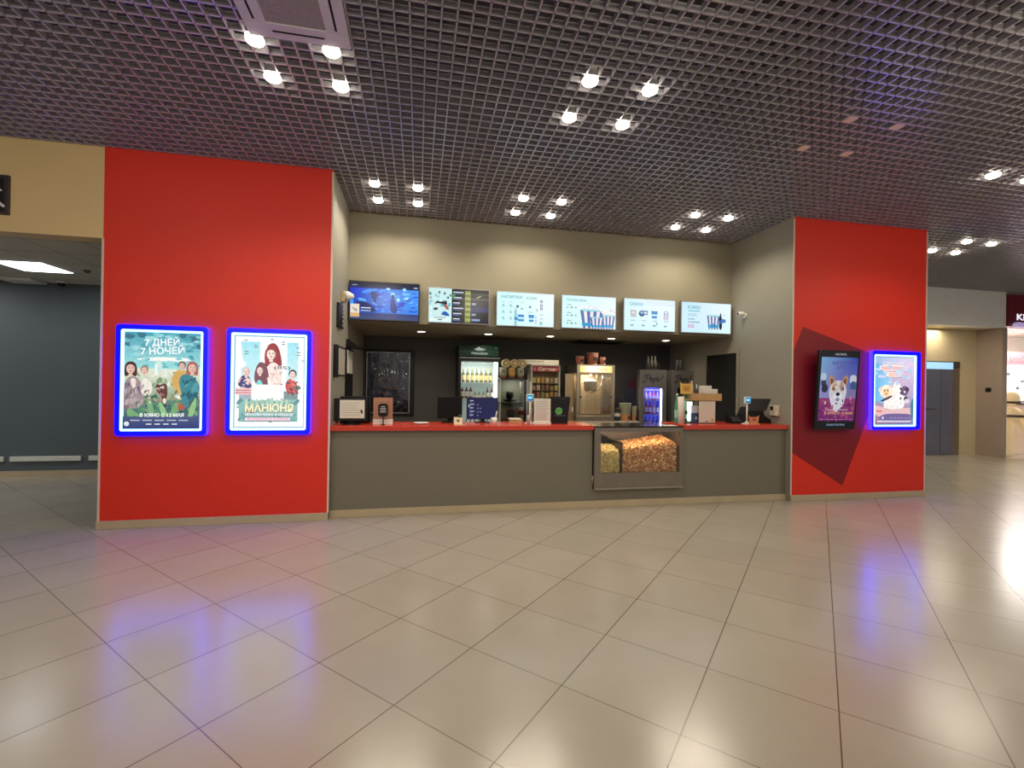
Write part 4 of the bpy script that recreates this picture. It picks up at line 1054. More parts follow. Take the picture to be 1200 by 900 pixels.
c.rect(.012, h*.56, .026, h*.68, (190, 196, 214))
c.build('display', attr_mat('dim_screen', .8, .2), t, (.652, 6.184, 1.144))
t = thing('straw_cup', (.978, 5.96, CT), 'white paper cup with a white straw at the corner of the navy screen', 'cup')
MB().lathe(.978, 5.96, [(.034, CT), (.043, CT+.085), (.040, CT+.085), (.032, CT+.004)], 24).build('cup', white, t)
MB().tube([(.985, 5.96, CT+.01), (1.012, 5.955, 1.26)], .006).build('straw', white, t)

def customer_display(loc, label):
    x, y = loc
    t = thing('customer_display', (x, y, CT), label, 'customer display', 'customer displays on white poles')
    mb = MB(); mb.prism([(x-.055, y-.035), (x+.055, y-.035), (x+.055, y+.04), (x-.055, y+.04)], CT, CT+.016, axis='Z'); mb.lathe(x, y, [(.035, CT+.016), (.013, CT+.045)], 16); mb.build('base', white, t)
    MB().cyl(x, y, CT+.03, 1.40, .011, seg=14).build('pole', white, t)
    mb = MB(); mb.box(x-.048, y-.022, 1.388, x+.048, y+.012, 1.484, bev=.006); mb.build('head', white, t)
    c = Canvas(0.0001); c.rect(x-.041, 1.396, x+.041, 1.477, (30, 110, 160), (36, 140, 190)); c.blob([(x-.03, 1.42), (x-.03, 1.455), (x+.03, 1.45), (x+.03, 1.43)], (150, 226, 250))
    c.build('display', SCREEN, t, (0, y-.0225, 0))
    return t
customer_display((1.462, 6.0), 'blue customer display on a white pole beside the white notice stand')
customer_display((4.675, 5.90), 'blue customer display on a white pole beside the orange ear-topped card')

t = thing('notice_stand', (1.615, 5.94, CT), 'white printed notice in an upright stand before the black payment terminal', 'notice')
box('sheet', paper, (1.503, 5.922, CT+.015), (1.727, 5.926, 1.43), t); box('foot', white, (1.497, 5.905, CT), (1.733, 5.975, CT+.03), t, .003)
c = Canvas(); c.lines(1.525, 1.71, 1.39, .024, 11, .006, (150, 146, 142)); c.build('print', PRINT, t, (0, 5.9215, 0))

t = thing('pos_terminal', (1.885, 6.05, CT), 'black till terminal with a round green logo on its back', 'till')
mb = MB(); mb.prism([(1.775, CT), (1.992, CT), (1.998, 1.19), (1.985, 1.20), (1.78, 1.20), (1.77, 1.17)], 6.0, 6.2); mb.build('base', black, t)
mb = MB(); mb.prism([(1.768, 1.185), (1.992, 1.185), (2.022, 1.44), (2.012, 1.456), (1.745, 1.456), (1.735, 1.44)], 5.985, 6.015); mb.build('screen_back', black, t)
c = Canvas(); c.ell(1.862, 1.262, .05, .05, (92, 172, 92)); c.rect(1.83, 1.272, 1.894, 1.278, (40, 90, 46)); c.rect(1.83, 1.256, 1.894, 1.262, (40, 90, 46)); c.rect(1.80, 1.196, 1.96, 1.204, (90, 104, 110)); c.rect(1.81, 1.43, 1.97, 1.434, (70, 76, 84)); c.text('ОПЛАТА', 1.862, 1.218, .012, (120, 170, 120), align='C')
c.build('logo', PRINT, t, (0, 5.9845, 0))

# things at the lift end of the counter
t = thing('green_bottle', (3.682, 6.1, CT), 'tall clear green bottle behind the white paper roll', 'bottle')
MB().lathe(3.682, 6.1, [(.036, CT), (.037, CT+.02), (.037, CT+.24), (.030, CT+.29), (.014, CT+.34), (.013, CT+.40)], 20).build('body', M('green_glass', (70, 150, 116), .12, var=.1), t)
MB().cyl(3.682, 6.1, CT+.40, CT+.425, .016).build('cap', white, t)
MB().lathe(3.682, 6.1, [(.0375, CT+.08), (.0375, CT+.19)], 20, cap=False).build('label_band', M('mint_label', (150, 206, 180), .5), t)
t = thing('paper_roll', (3.652, 5.95, CT), 'tall white paper roll standing at the edge of the popcorn warmer', 'paper roll')
MB().lathe(3.652, 5.95, [(.012, CT), (.041, CT), (.041, 1.475), (.012, 1.475)], 24).build('roll', M('roll_paper', (226, 206, 196), .7), t)
MB().lathe(3.652, 5.95, [(.011, CT+.001), (.011, 1.474)], 16).build('core', M('roll_core', (140, 112, 84), .7), t)
t = thing('lit_dispenser', (3.855, 6.12, CT), 'bright white lit dispenser between the paper roll and navy card', 'dispenser')
mb = MB(); mb.box(3.795, 6.09, CT, 3.925, 6.2, 1.412, bev=.02); mb.build('body', M('mint_plastic', (170, 216, 200), .3), t)
box('light_face', M('lit_white_face', (240, 255, 250), .3, emit=(220, 255, 246), estr=1.0), (3.835, 6.083, CT+.03), (3.915, 6.089, 1.40), t)
mb = MB(); mb.box(3.80, 6.072, CT+.01, 3.83, 6.088, CT+.06); mb.box(3.80, 6.072, CT+.13, 3.832, 6.088, CT+.18); mb.build('buttons', M('dark_green_plastic', (40, 70, 62), .4), t)
t = thing('round_air_freshener', (3.775, 6.02, 1.45), 'round green badge hanging on the dispenser below the yellow card', 'badge')
MB().lathe(3.782, 1.487, [(.050, 6.03), (.050, 6.045), (.046, 6.05)], 24, axis='Y').build('disc', M('leaf_green', (110, 140, 56), .5), t)
mb = MB(); mb.lathe(3.782, 1.487, [(.036, 6.024), (.036, 6.0298)], 24, axis='Y'); mb.build('centre', M('dark_leaf', (56, 84, 40), .5), t)
t = thing('yellow_card', (3.765, 6.03, 1.5), 'yellow ear-topped card held up on a post over the counter', 'card')
mb = MB(); mb.prism([(3.68, 1.515), (3.855, 1.515), (3.862, 1.69), (3.832, 1.66), (3.705, 1.66), (3.674, 1.69)], 6.01, 6.016); mb.build('card', M('yellow_card', (222, 180, 84), .55), t)
c = Canvas(); c.rect(3.705, 1.545, 3.83, 1.64, (206, 150, 60)); c.rect(3.73, 1.59, 3.805, 1.60, (130, 76, 40)); c.rect(3.74, 1.57, 3.795, 1.578, (130, 76, 40)); c.build('print', PRINT, t, (0, 6.0095, 0))
MB().cyl(3.735, 6.025, CT, 1.54, .007, seg=10).build('post', M('brass', (150, 112, 60), .35, .8), t)
t = thing('leaflet_card', (3.953, 6.06, CT), 'navy and grey leaflet box standing by the white sheet', 'leaflet box')
box('box', M('navy_card', (44, 66, 100), .5), (3.892, 6.05, CT), (4.012, 6.10, CT+.15), t, .003)
box('leaflets', M('grey_leaflet', (186, 192, 200), .5), (3.894, 6.056, CT+.15), (4.010, 6.095, 1.345), t)
c = Canvas(); c.ell(3.955, CT+.075, .022, .022, (150, 176, 206)); c.build('print', PRINT, t, (0, 6.0495, 0))
t = thing('notice_sheet', (4.11, 6.03, CT), 'plain white sheet in an upright holder under the cardboard tray', 'notice')
box('sheet', M('warm_paper', (216, 204, 188), .7), (3.982, 6.018, CT+.01), (4.243, 6.024, 1.412), t); box('foot', glassd, (3.982, 6.0, CT), (4.243, 6.045, CT+.012), t)
c = Canvas(); c.ell(4.20, CT+.045, .024, .03, (206, 166, 96)); c.blob([(4.07, CT+.02), (4.09, CT+.04), (4.13, CT+.035), (4.15, CT+.02)], (120, 104, 92)); c.build('print', PRINT, t, (0, 6.0175, 0))
# shelf of the till screen carrying the tray
t = thing('tray_stand', (4.09, 6.12, CT), 'black stand with a flat top that carries the cardboard tray', 'stand')
mb = MB(); mb.box(3.93, 6.11, CT, 4.25, 6.17, CT+.02); mb.box(4.06, 6.12, CT, 4.12, 6.16, 1.41); mb.box(3.935, 6.03, 1.405, 4.33, 6.2, 1.42); mb.build('frame', black, t)
t = thing('cardboard_tray', (4.09, 6.1, 1.42), 'brown cardboard tray of napkins and jars above the white sheet', 'tray')
mb = MB()
mb.box(3.845, 6.0, 1.42, 4.335, 6.21, 1.426); mb.box(3.845, 6.0, 1.426, 4.335, 6.006, 1.525); mb.box(3.845, 6.204, 1.426, 4.335, 6.21, 1.525); mb.box(3.845, 6.006, 1.426, 3.851, 6.204, 1.525); mb.box(4.329, 6.006, 1.426, 4.335, 6.204, 1.525)
mb.build('box', M('cardboard', (186, 146, 96), .7, var=.14, scale=14), t)
for k, (a, b, z0, z1, lab) in enumerate(((4.06, 4.19, 1.428, 1.635, 'taller white napkin stack in the cardboard tray'), (4.195, 4.29, 1.428, 1.59, 'lower white napkin stack at the lift end of the tray'))):
    o = MB().box(a, 6.03, z0, b, 6.15, z1, bev=.006).build('napkin_stack', paper); tag(o, lab, 'napkins', 'napkin stacks in the tray')
t = thing('straw_holder', (3.885, 6.08, 1.427), 'clear straw holder with red tops in the cardboard tray', 'straw holder')
MB().lathe(3.885, 6.08, [(.03, 1.427), (.032, 1.64), (.029, 1.64), (.027, 1.43)], 20).build('jar', M('pale_plastic', (206, 196, 186), .25), t)
MB().tube([(3.87, 6.08, 1.45), (3.865, 6.08, 1.69)], .008).build('straw', M('red_straw', (176, 60, 50), .4), t); MB().tube([(3.897, 6.085, 1.45), (3.905, 6.085, 1.70)], .008).build('straw', white, t)
t = thing('sauce_bottle', (3.985, 6.09, 1.427), 'dark sauce bottle with a thin spout in the cardboard tray', 'bottle')
MB().lathe(3.985, 6.09, [(.028, 1.427), (.03, 1.57), (.012, 1.60)], 20).build('body', M('brown_sauce', (62, 40, 34), .3), t); MB().lathe(3.985, 6.09, [(.011, 1.60), (.003, 1.655)], 14).build('spout', white, t)

t = thing('pos_terminal', (4.97, 6.1, CT), 'black till terminal with a slanted screen near the wall card reader', 'till')
mb = MB(); mb.prism([(4.735, CT), (5.21, CT), (5.205, 1.14), (5.10, 1.20), (5.07, 1.29), (5.12, 1.33), (4.80, 1.33), (4.74, 1.22)], 6.05, 6.2); mb.build('base', black, t)
mb = MB(); mb.prism([(4.785, 1.275), (5.085, 1.275), (5.165, 1.445), (5.155, 1.457), (4.775, 1.457), (4.765, 1.445)], 6.01, 6.045); mb.build('screen_back', M('charcoal_plastic', (34, 34, 36), .4), t)
t = thing('ear_card', (4.76, 5.86, CT), 'small orange card with ear-shaped corners next to the white pole', 'card')
mb = MB(); mb.prism([(4.69, CT+.01), (4.83, CT+.01), (4.842, CT+.128), (4.815, CT+.105), (4.70, CT+.105), (4.678, CT+.128)], 5.858, 5.863); mb.build('card', M('orange_card', (210, 130, 84), .55), t)
box('foot', M('orange_foot', (214, 146, 96), .5), (4.675, 5.845, CT), (4.845, 5.89, CT+.012), t)
c = Canvas(); c.ell(4.762, CT+.065, .035, .024, (176, 92, 56)); c.rect(4.715, CT+.03, 4.81, CT+.036, (236, 196, 160)); c.build('print', PRINT, t, (0, 5.8575, 0))
t = thing('payment_pad', (4.585, 6.02, CT), 'low black payment pad between the tray stand and the white pole', 'payment pad')
mb = MB(); mb.prism([(5.96, CT), (6.12, CT), (6.12, CT+.11), (6.07, CT+.115), (5.96, CT+.03)], 4.48, 4.66, axis='X'); mb.build('body', blackmatte, t)
mb = MB()
for i in range(3):
    for j in range(4): mb.box(4.51+.045*i, 5.965+.022*j, CT+.034+.017*j, 4.54+.045*i, 5.980+.022*j, CT+.047+.017*j)
mb.build('keys', M('key_grey', (70, 70, 74), .5), t)

# white receipt papers on the warmer top
o = MB().prism([(3.30, 5.78), (3.50, 5.77), (3.515, 5.95), (3.36, 5.97)], 1.0755, 1.0775, axis='Z').build('paper_sheet', paper)
tag(o, 'white paper sheet lying on the steel top of the popcorn warmer', 'paper')

# ================================================================== SIDE WALLS
t = thing('wall_card_reader', (XR0, 6.0, 1.2), 'cream wall card reader with a small dark screen', 'card reader')
mb = MB(); mb.box(XR0-.035, 5.915, 1.203, XR0, 6.09, 1.36, bev=.006); mb.build('casing', M('cream_plastic', (206, 196, 168), .4), t)
box('display', black, (XR0-.038, 6.015, 1.285), (XR0-.0352, 6.075, 1.345), t)
mb = MB()
for i in range(3):
    for j in range(2): mb.box(XR0-.038, 5.94+.045*i, 1.22+.028*j, XR0-.0352, 5.97+.045*i, 1.238+.028*j)
mb.build('keys', white, t)
t = thing('wall_camera', (XR0, 6.70, 2.8), 'small white wall camera on the pale wall beside the combo menu', 'camera')
mb = MB(); mb.lathe(6.70, 2.80, [(.05, XR0), (.05, XR0-.015), (.03, XR0-.03)], 18, axis='X'); mb.build('base', white, t)
MB().tube([(XR0-.02, 6.70, 2.80), (XR0-.06, 6.69, 2.82)], .014).build('arm', white, t)
mb = MB(); mb.lathe(6.69, 2.825, [(.035, XR0-.04), (.038, XR0-.06), (.034, XR0-.14)], 18, axis='X'); mb.build('housing', white, t)
MB().lathe(6.69, 2.825, [(.027, XR0-.1405), (.02, XR0-.146)], 18, axis='X').build('lens', black, t)

t = thing('wall_lamp_camera', (XL1, 6.44, 2.73), 'white cone-nosed camera on a beige block by the blue film screen', 'camera')
mb = MB(); mb.box(XL1, 6.36, 2.66, XL1+.05, 6.50, 2.80, bev=.006); mb.build('block', M('beige_plastic', (190, 170, 130), .5), t)
mb = MB(); mb.lathe(6.42, 2.745, [(.062, XL1+.05), (.060, XL1+.09), (.022, XL1+.155)], 20, axis='X'); mb.build('nose', white, t)
MB().tube([(XL1+.006, 6.38, 2.66), (XL1+.006, 6.33, 2.52), (XL1+.006, 6.31, 2.45)], .006).build('cable', M('grey_cable', (90, 88, 84), .5), t)
t = thing('wall_keypad', (XL1, 6.25, 2.29), 'tall black wall keypad with five grey buttons', 'keypad')
mb = MB(); mb.box(XL1, 6.06, 2.30, XL1+.035, 6.42, 2.60, bev=.008); mb.build('casing', black, t)
mb = MB()
for i in range(5): mb.box(XL1+.0355, 6.28, 2.325+.054*i, XL1+.042, 6.39, 2.36+.054*i, bev=.002)
mb.build('buttons', M('button_grey', (150, 148, 144), .4), t)
t = thing('sheet_board', (XL1, 6.32, 1.68), 'pale notice sheet in a black clip frame on the recess wall', 'notice board')
mb = MB(); mb.box(XL1, 5.89, 1.665, XL1+.045, 6.0, 2.06, bev=.004); mb.box(XL1, 6.0, 1.69, XL1+.012, 6.77, 1.705); mb.box(XL1, 6.0, 2.055, XL1+.012, 6.77, 2.07); mb.box(XL1, 6.755, 1.69, XL1+.016, 6.785, 2.09); mb.build('frame', black, t)
box('sheet', M('grey_sheet', (176, 170, 160), .6), (XL1, 6.0, 1.705), (XL1+.008, 6.755, 2.055), t)
t = thing('tall_board', (XL1, 7.15, 1.1), 'tall black wall board with one bright white sheet near its top', 'notice board')
box('board', blackmatte, (XL1+.001, 6.82, 1.0), (XL1+.02, 7.47, 2.10), t)
box('sheet', M('bright_sheet', (236, 232, 222), .5), (XL1+.02, 6.87, 1.735), (XL1+.026, 7.40, 2.065), t)
t = thing('wall_speaker', (XL1, 7.05, 2.1), 'black wedge speaker bracketed above the tall black board', 'speaker')
mb = MB(); mb.prism([(XL1, 2.115), (XL1+.20, 2.085), (XL1+.19, 2.125), (XL1, 2.22)], 6.86, 7.25); mb.build('cabinet', blackmatte, t)
mb = MB(); mb.box(XL1, 7.0, 2.15, XL1+.03, 7.1, 2.235); mb.build('wall_bracket', black, t)

# dark film poster on the back wall
t = thing('framed_poster', (-.53, 9.0, 1.02), 'dark film poster in a thin silver frame on the charcoal wall', 'poster')
mb = MB(); mb.box(-.965, 8.955, .99, -.07, 9.0, 2.225, bev=.006); mb.build('casing', black, t)
mb = MB(); ring(mb, [(-.155, 2.185), (-.945, 2.185), (-.945, 1.04), (-.155, 1.04)], [(-.172, 2.168), (-.928, 2.168), (-.928, 1.057), (-.172, 1.057)], 8.945, 8.956); mb.build('frame', silver, t)
c = Canvas(0.0001)
c.rect(-.93, 1.055, -.17, 2.17, (50, 48, 66), (66, 74, 108))
rnd = random.Random(5)
for i in range(70):
    a = rnd.uniform(0, 6.28); r0 = rnd.uniform(.08, .36); cx, cz = -.52, 1.66
    pts = [(cx+math.cos(a+.15*k)*(r0+.02*k)*.9, cz+math.sin(a+.15*k)*(r0+.02*k)*1.25) for k in range(5)]
    if all(-.92 < p[0] < -.18 and 1.07 < p[1] < 2.15 for p in pts): c.stroke(pts, rnd.uniform(.006, .02), rnd.choice(((80, 76, 96), (104, 92, 96), (60, 66, 108), (128, 116, 112), (54, 48, 70), (96, 100, 130))))
c.blob([(-.76, 1.66), (-.66, 1.72), (-.54, 1.71), (-.46, 1.66), (-.56, 1.61), (-.68, 1.61)], (136, 118, 104)); c.ell(-.60, 1.665, .055, .05, (66, 48, 46)); c.ell(-.60, 1.665, .022, .022, (24, 20, 24))
c.blob([(-.72, 1.52), (-.6, 1.56), (-.36, 1.55), (-.3, 1.5), (-.5, 1.47)], (100, 84, 86)); c.blob([(-.82, 1.35), (-.78, 1.47), (-.7, 1.45), (-.72, 1.34)], (64, 44, 96))
c.blob([(-.62, 1.4), (-.56, 1.47), (-.5, 1.40), (-.56, 1.37)], (110, 106, 116)); c.stroke([(-.4, 1.17), (-.33, 1.2), (-.27, 1.25)], .02, (110, 106, 110))
c.build('poster_print', DIMP, t, (0, 8.954, 0))
FILM = glass_mat('wavy_film', (240, 240, 240), .05, .10)
nt = FILM.node_tree; n1 = nt.nodes.new('ShaderNodeTexNoise'); n1.inputs['Scale'].default_value = 2.2; bp = nt.nodes.new('ShaderNodeBump'); bp.inputs['Strength'].default_value = .35; bp.inputs['Distance'].default_value = .25
nt.links.new(n1.outputs['Fac'], bp.inputs['Height'])
for n in nt.nodes:
    if n.type == 'BSDF_GLOSSY': nt.links.new(bp.outputs['Normal'], n.inputs['Normal'])
box('film', FILM, (-.928, 8.9465, 1.057), (-.172, 8.950, 2.168), t)
o = box('fire_sticker', M('dull_red_sticker', (92, 44, 44), .6), (4.29, 8.992, 1.58), (4.48, 9.0, 1.75)); tag(o, 'dull red square sticker on the dark wall beside the grey cooler', 'sticker')

# ================================================================== BACK BAR
bc = thing('back_counter', (3.2, 8.5, 0), 'low back counter with a pale worktop under the popcorn machine', 'counter')
box('cabinet', M('dark_cabinet', (60, 56, 50), .5), (2.56, 8.23, 0), (4.15, 8.98, .912), bc)
box('worktop', M('pale_worktop', (214, 204, 180), .35), (2.55, 8.20, .912), (4.155, 8.98, .945), bc, .004)
BT = .945

def hollow_cooler(t, x0, x1, y0, y1, z0, z1, gx0, gx1, gz0, gz1, mat, inner, depth=.45):
    """cooler body as a shell with an open front behind the glass"""
    mb = MB()
    mb.box(x0, y0, z0, gx0, y1, z1, 0, .008); mb.box(gx1, y0, z0, x1, y1, z1, 0, .008)
    mb.box(gx0-.004, y0, gz1, gx1+.004, y1, z1, 0); mb.box(gx0-.004, y0, z0, gx1+.004, y1, gz0, 0)
    mb.build('body', mat, t)
    box('back_panel', inner, (gx0-.002, y0+depth, gz0-.002), (gx1+.002, y0+depth+.02, gz1+.002), t)

# green-topped beer cooler
t = thing('beer_cooler', (1.08, 8.6, 0), 'black glass-door bottle cooler with a dark green lit-name header', 'cooler')
cool_in = M('cooler_lit_back', (196, 210, 204), .5, emit=(200, 226, 218), estr=.22)
hollow_cooler(t, .70, 1.455, 8.3, 8.95, 0, 2.10, .745, 1.42, .30, 2.025, black, cool_in)
mb = MB(); mb.box(.695, 8.27, 2.105, 1.44, 8.95, 2.31, bev=.012); hd = mb.build('header', M('bottle_green', (6, 44, 28), .35, spec=.3), t)
c = Canvas(); c.text('Heineken', 1.075, 2.145, .048, (226, 232, 226), width=.29, align='C', bold=.02)
pts = []
for i in range(10):
    a = math.pi/2+i*math.pi/5; r = .034 if i % 2 == 0 else .014; pts.append((1.06+math.cos(a)*r*1.6, 2.245+math.sin(a)*r))
c.ell(1.08, 2.235, .10, .026, (196, 206, 198)); c.poly([(1.06, 2.245), (1.02, 2.23), (1.0, 2.25), (1.04, 2.262), (1.06, 2.285), (1.085, 2.262), (1.13, 2.25), (1.10, 2.23)], (240, 244, 240))
c.rect(.72, 2.19, .92, 2.196, (60, 110, 84)); c.rect(1.24, 2.19, 1.41, 2.196, (60, 110, 84)); c.ell(1.37, 2.262, .014, .012, (120, 170, 140))
c.build('header_print', attr_mat('header_print', .42, .3), hd, (0, 8.2695, 0))
mb = MB(); ring(mb, [(1.455, 2.09), (.70, 2.09), (.70, .08), (1.455, .08)], [(1.418, 2.02), (.747, 2.02), (.747, .30), (1.418, .30)], 8.262, 8.298); dd = mb.build('door', black, t)
box('glass_pane', glass, (.745, 8.278, .30), (1.42, 8.283, 2.022), dd)
mb = MB(); mb.box(.72, 8.254, 2.075, 1.45, 8.262, 2.088); mb.build('trim_bar', silver, dd)
shelfm = M('cooler_shelf', (210, 216, 212), .4)
SH = (1.355, 1.645, .72)
for z in SH: box('shelf', shelfm, (.75, 8.33, z-.022), (1.415, 8.74, z), t)
box('light_strip', M('cooler_led', (255, 255, 255), .3, emit=(236, 250, 246), estr=3.2), (1.345, 8.31, 1.37), (1.412, 8.33, 2.01), t)
ld = bpy.data.lights.new('cooler_light', 'AREA'); ld.shape = 'RECTANGLE'; ld.size = .6; ld.size_y = .1; ld.energy = 5; ld.color = (.97, 1, .96)
lo = bpy.data.objects.new('cooler_light', ld); COL.objects.link(lo); lo.parent = t; lo.location = Vector((1.06, 8.32, 2.0)) - wloc(t); lo.rotation_euler = (math.radians(12), 0, 0)

def bottle(loc, h, r, glassm, labelm, capm, label, group, neck=.34):
    x, y, z = loc
    t = thing('bottle', loc, label, 'bottle', group)
    hb = h*(1-neck)
    MB().lathe(x, y, [(r*.94, z), (r, z+.01), (r, z+hb*.86), (r*.75, z+hb), (r*.4, z+hb+h*neck*.3), (r*.36, z+h*.965)], 14).build('glass', glassm, t)
    MB().lathe(x, y, [(r*1.02, z+hb*.22), (r*1.02, z+hb*.78)], 14, cap=False).build('label', labelm, t)
    MB().cyl(x, y, z+h*.955, z+h, r*.42, seg=12).build('cap', capm, t)
    return t
ORD = ('first', 'second', 'third', 'fourth', 'fifth', 'sixth', 'seventh', 'eighth')
amber = M('olive_bottle_glass', (74, 72, 20), .15, var=.15); creaml = M('cream_label', (226, 196, 120), .5); whitel = M('white_label', (232, 224, 210), .5)
goldc = M('gold_cap', (206, 176, 96), .35, .6); redb = M('dark_red_bottle', (108, 34, 30), .2, var=.15); greenb = M('pale_green_bottle', (132, 152, 126), .2)
p = bottle((0, 0, 0), .245, .031, amber, creaml, goldc, 'x', 'bottles on the upper shelf of the green-topped cooler')
for k in range(7):
    lab = 'olive bottle with cream label, %s along the upper shelf of the green-topped cooler' % ORD[k]
    if k == 0: p.location = (.80+.083*k, 8.42, SH[1]); p['label'] = lab
    else: dup(p, (.80+.083*k, 8.42, SH[1]), lab)
kinds = ((redb, whitel, redb, .195, .033), (greenb, whitel, whitel, .125, .03), (redb, whitel, whitel, .21, .026))
proto = {}
names = ('dark red jar-like bottle', 'short pale green bottle', 'slim red bottle with white neck')
rowk = (0, 0, 0, 1, 1, 1, 2, 2)
cnt = {}
for k, kd in enumerate(rowk):
    cnt[kd] = cnt.get(kd, -1)+1
    lab = '%s, %s of its kind on the green-topped cooler middle shelf' % (names[kd], ORD[cnt[kd]])
    loc = (.785+.077*k, 8.41 if kd != 1 else 8.38, SH[0])
    if kd not in proto:
        g, l, cp, h, r = kinds[kd]
        proto[kd] = bottle((0, 0, 0), h, r, g, l, cp, lab, 'bottles on the middle shelf of the green-topped cooler', .2 if kd == 0 else .36); proto[kd].location = loc
    else: dup(proto[kd], loc, lab)
pb = None
for k in range(8):
    lab = 'white-capped bottle on the bottom shelf under the navy screen, %s along' % ORD[k]
    loc = (.79+.077*k, 8.41, SH[2])
    if pb is None: pb = bottle((0, 0, 0), .262, .03, M('clear_bottle', (120, 112, 104), .2), whitel, M('white_cap', (236, 232, 226), .4), lab, 'bottles on the bottom shelf of the green-topped cooler'); pb.location = loc
    else: dup(pb, loc, lab)

# glass showcase with cups on top
t = thing('glass_showcase', (1.645, 8.1, 0), 'narrow glass showcase between the bottle cooler and the snack rack', 'showcase')
x0, x1, y0, y1 = 1.40, 1.895, 7.95, 8.255
box('base', M('showcase_base', (70, 70, 66), .5), (x0, y0, 0), (x1, y1, .80), t)
mb = MB()
for x in (x0, x1-.016):
    for y in (y0, y1-.016): mb.box(x, y, .80, x+.016, y+.016, 1.705)
mb.build('posts', M('showcase_alu', (186, 188, 182), .35, .3), t)
box('top', black, (x0, y0, 1.705), (x1, y1, 1.725), t)
box('glass_pane', glassd, (x0+.016, y0+.004, .80), (x1-.016, y0+.008, 1.705), t)
box('back_panel', M('showcase_back', (136, 140, 124), .5), (x0+.016, y1-.012, .80), (x1-.016, y1-.004, 1.705), t)
box('shelf', M('glass_shelf', (120, 128, 122), .2), (x0+.016, y0+.03, 1.295), (x1-.016, y1-.016, 1.303), t)
ld = bpy.data.lights.new('showcase_fill', 'AREA'); ld.size = .2; ld.energy = 1.6; ld.color = (1, .96, .86)  # area light added to brighten the inside of the showcase
lo = bpy.data.objects.new('showcase_fill', ld); COL.objects.link(lo); lo.parent = t; lo.location = Vector((1.66, 8.03, 1.70)) - wloc(t)
o = thing('black_bowl', (1.60, 8.1, 1.303), 'black wide bowl with a round pot inside the glass showcase', 'bowl')
MB().lathe(1.61, 8.10, [(.05, 1.303), (.13, 1.33), (.135, 1.345), (.05, 1.335)], 24).build('bowl', black, o)
MB().lathe(1.605, 8.10, [(.045, 1.345), (.07, 1.40), (.07, 1.46), (.05, 1.49)], 20).build('pot', black, o)
for k, (z, h, m, lab) in enumerate(((1.303, .09, M('mint_cup', (140, 170, 150), .5), 'mint paper cup on the showcase shelf'), (1.393, .08, M('pale_cup', (176, 184, 170), .5), 'pale paper cup stacked on the mint cup in the showcase'), (1.475, .19, white, 'tall white cup, topmost of the stack inside the showcase'))):
    o = MB().lathe(1.815, 8.10, [(.028, z), (.036, z+h-.004), (.038, z+h)], 18).build('paper_cup', m); tag(o, lab, 'cup', 'cups inside the showcase')
o = thing('patterned_cup', (1.815, 8.10, .80), 'tall white cup with a red patch inside the glass showcase', 'cup')
MB().lathe(1.815, 8.10, [(.032, .80), (.042, 1.20), (.044, 1.21)], 20).build('cup', white, o); MB().lathe(1.815, 8.10, [(.0415, 1.07), (.0435, 1.15)], 20, cap=False).build('patch', M('red_patch', (150, 46, 60), .5), o)
o = box('carton', M('brown_carton', (112, 80, 56), .6), (1.45, 8.03, .80), (1.56, 8.16, 1.02), bev=.004); tag(o, 'brown carton at the bottom of the glass showcase', 'carton')
o = box('carton', M('mauve_carton', (62, 58, 86), .6), (1.575, 8.06, .80), (1.68, 8.18, 1.16), bev=.004); tag(o, 'dark mauve carton inside the glass showcase', 'carton')
o = thing('grass_tuft', (1.745, 8.03, .80), 'tuft of yellow green straws inside the glass showcase', 'straws')
mb = MB(); rnd = random.Random(3)
for i in range(22): a = rnd.uniform(0, 6.28); mb.tube([(1.745+.01*math.cos(a), 8.03+.01*math.sin(a), .80), (1.745+.055*math.cos(a), 8.03+.04*math.sin(a), .96+rnd.uniform(0, .07))], .004, 6)
mb.build('straws', M('straw_green', (166, 172, 84), .5), o)
o = MB().prism([(1.205, 6.10), (1.38, 6.08), (1.40, 6.25), (1.24, 6.27)], CT, CT+.05, axis='Z').build('paper_tray', wood); tag(o, 'low pale wooden tray on the red counter by the showcase', 'tray')
o = box('napkin_sheet', paper, (1.21, 6.11, CT+.05), (1.37, 6.24, CT+.062)); tag(o, 'white napkins lying on the low wooden tray', 'napkins')
o = MB().lathe(1.43, 5.93, [(.02, CT), (.022, CT+.10), (.012, CT+.12)], 16).build('sugar_shaker', M('shaker_grey', (176, 172, 164), .3)); tag(o, 'small grey shaker at the foot of the blue customer display', 'shaker')

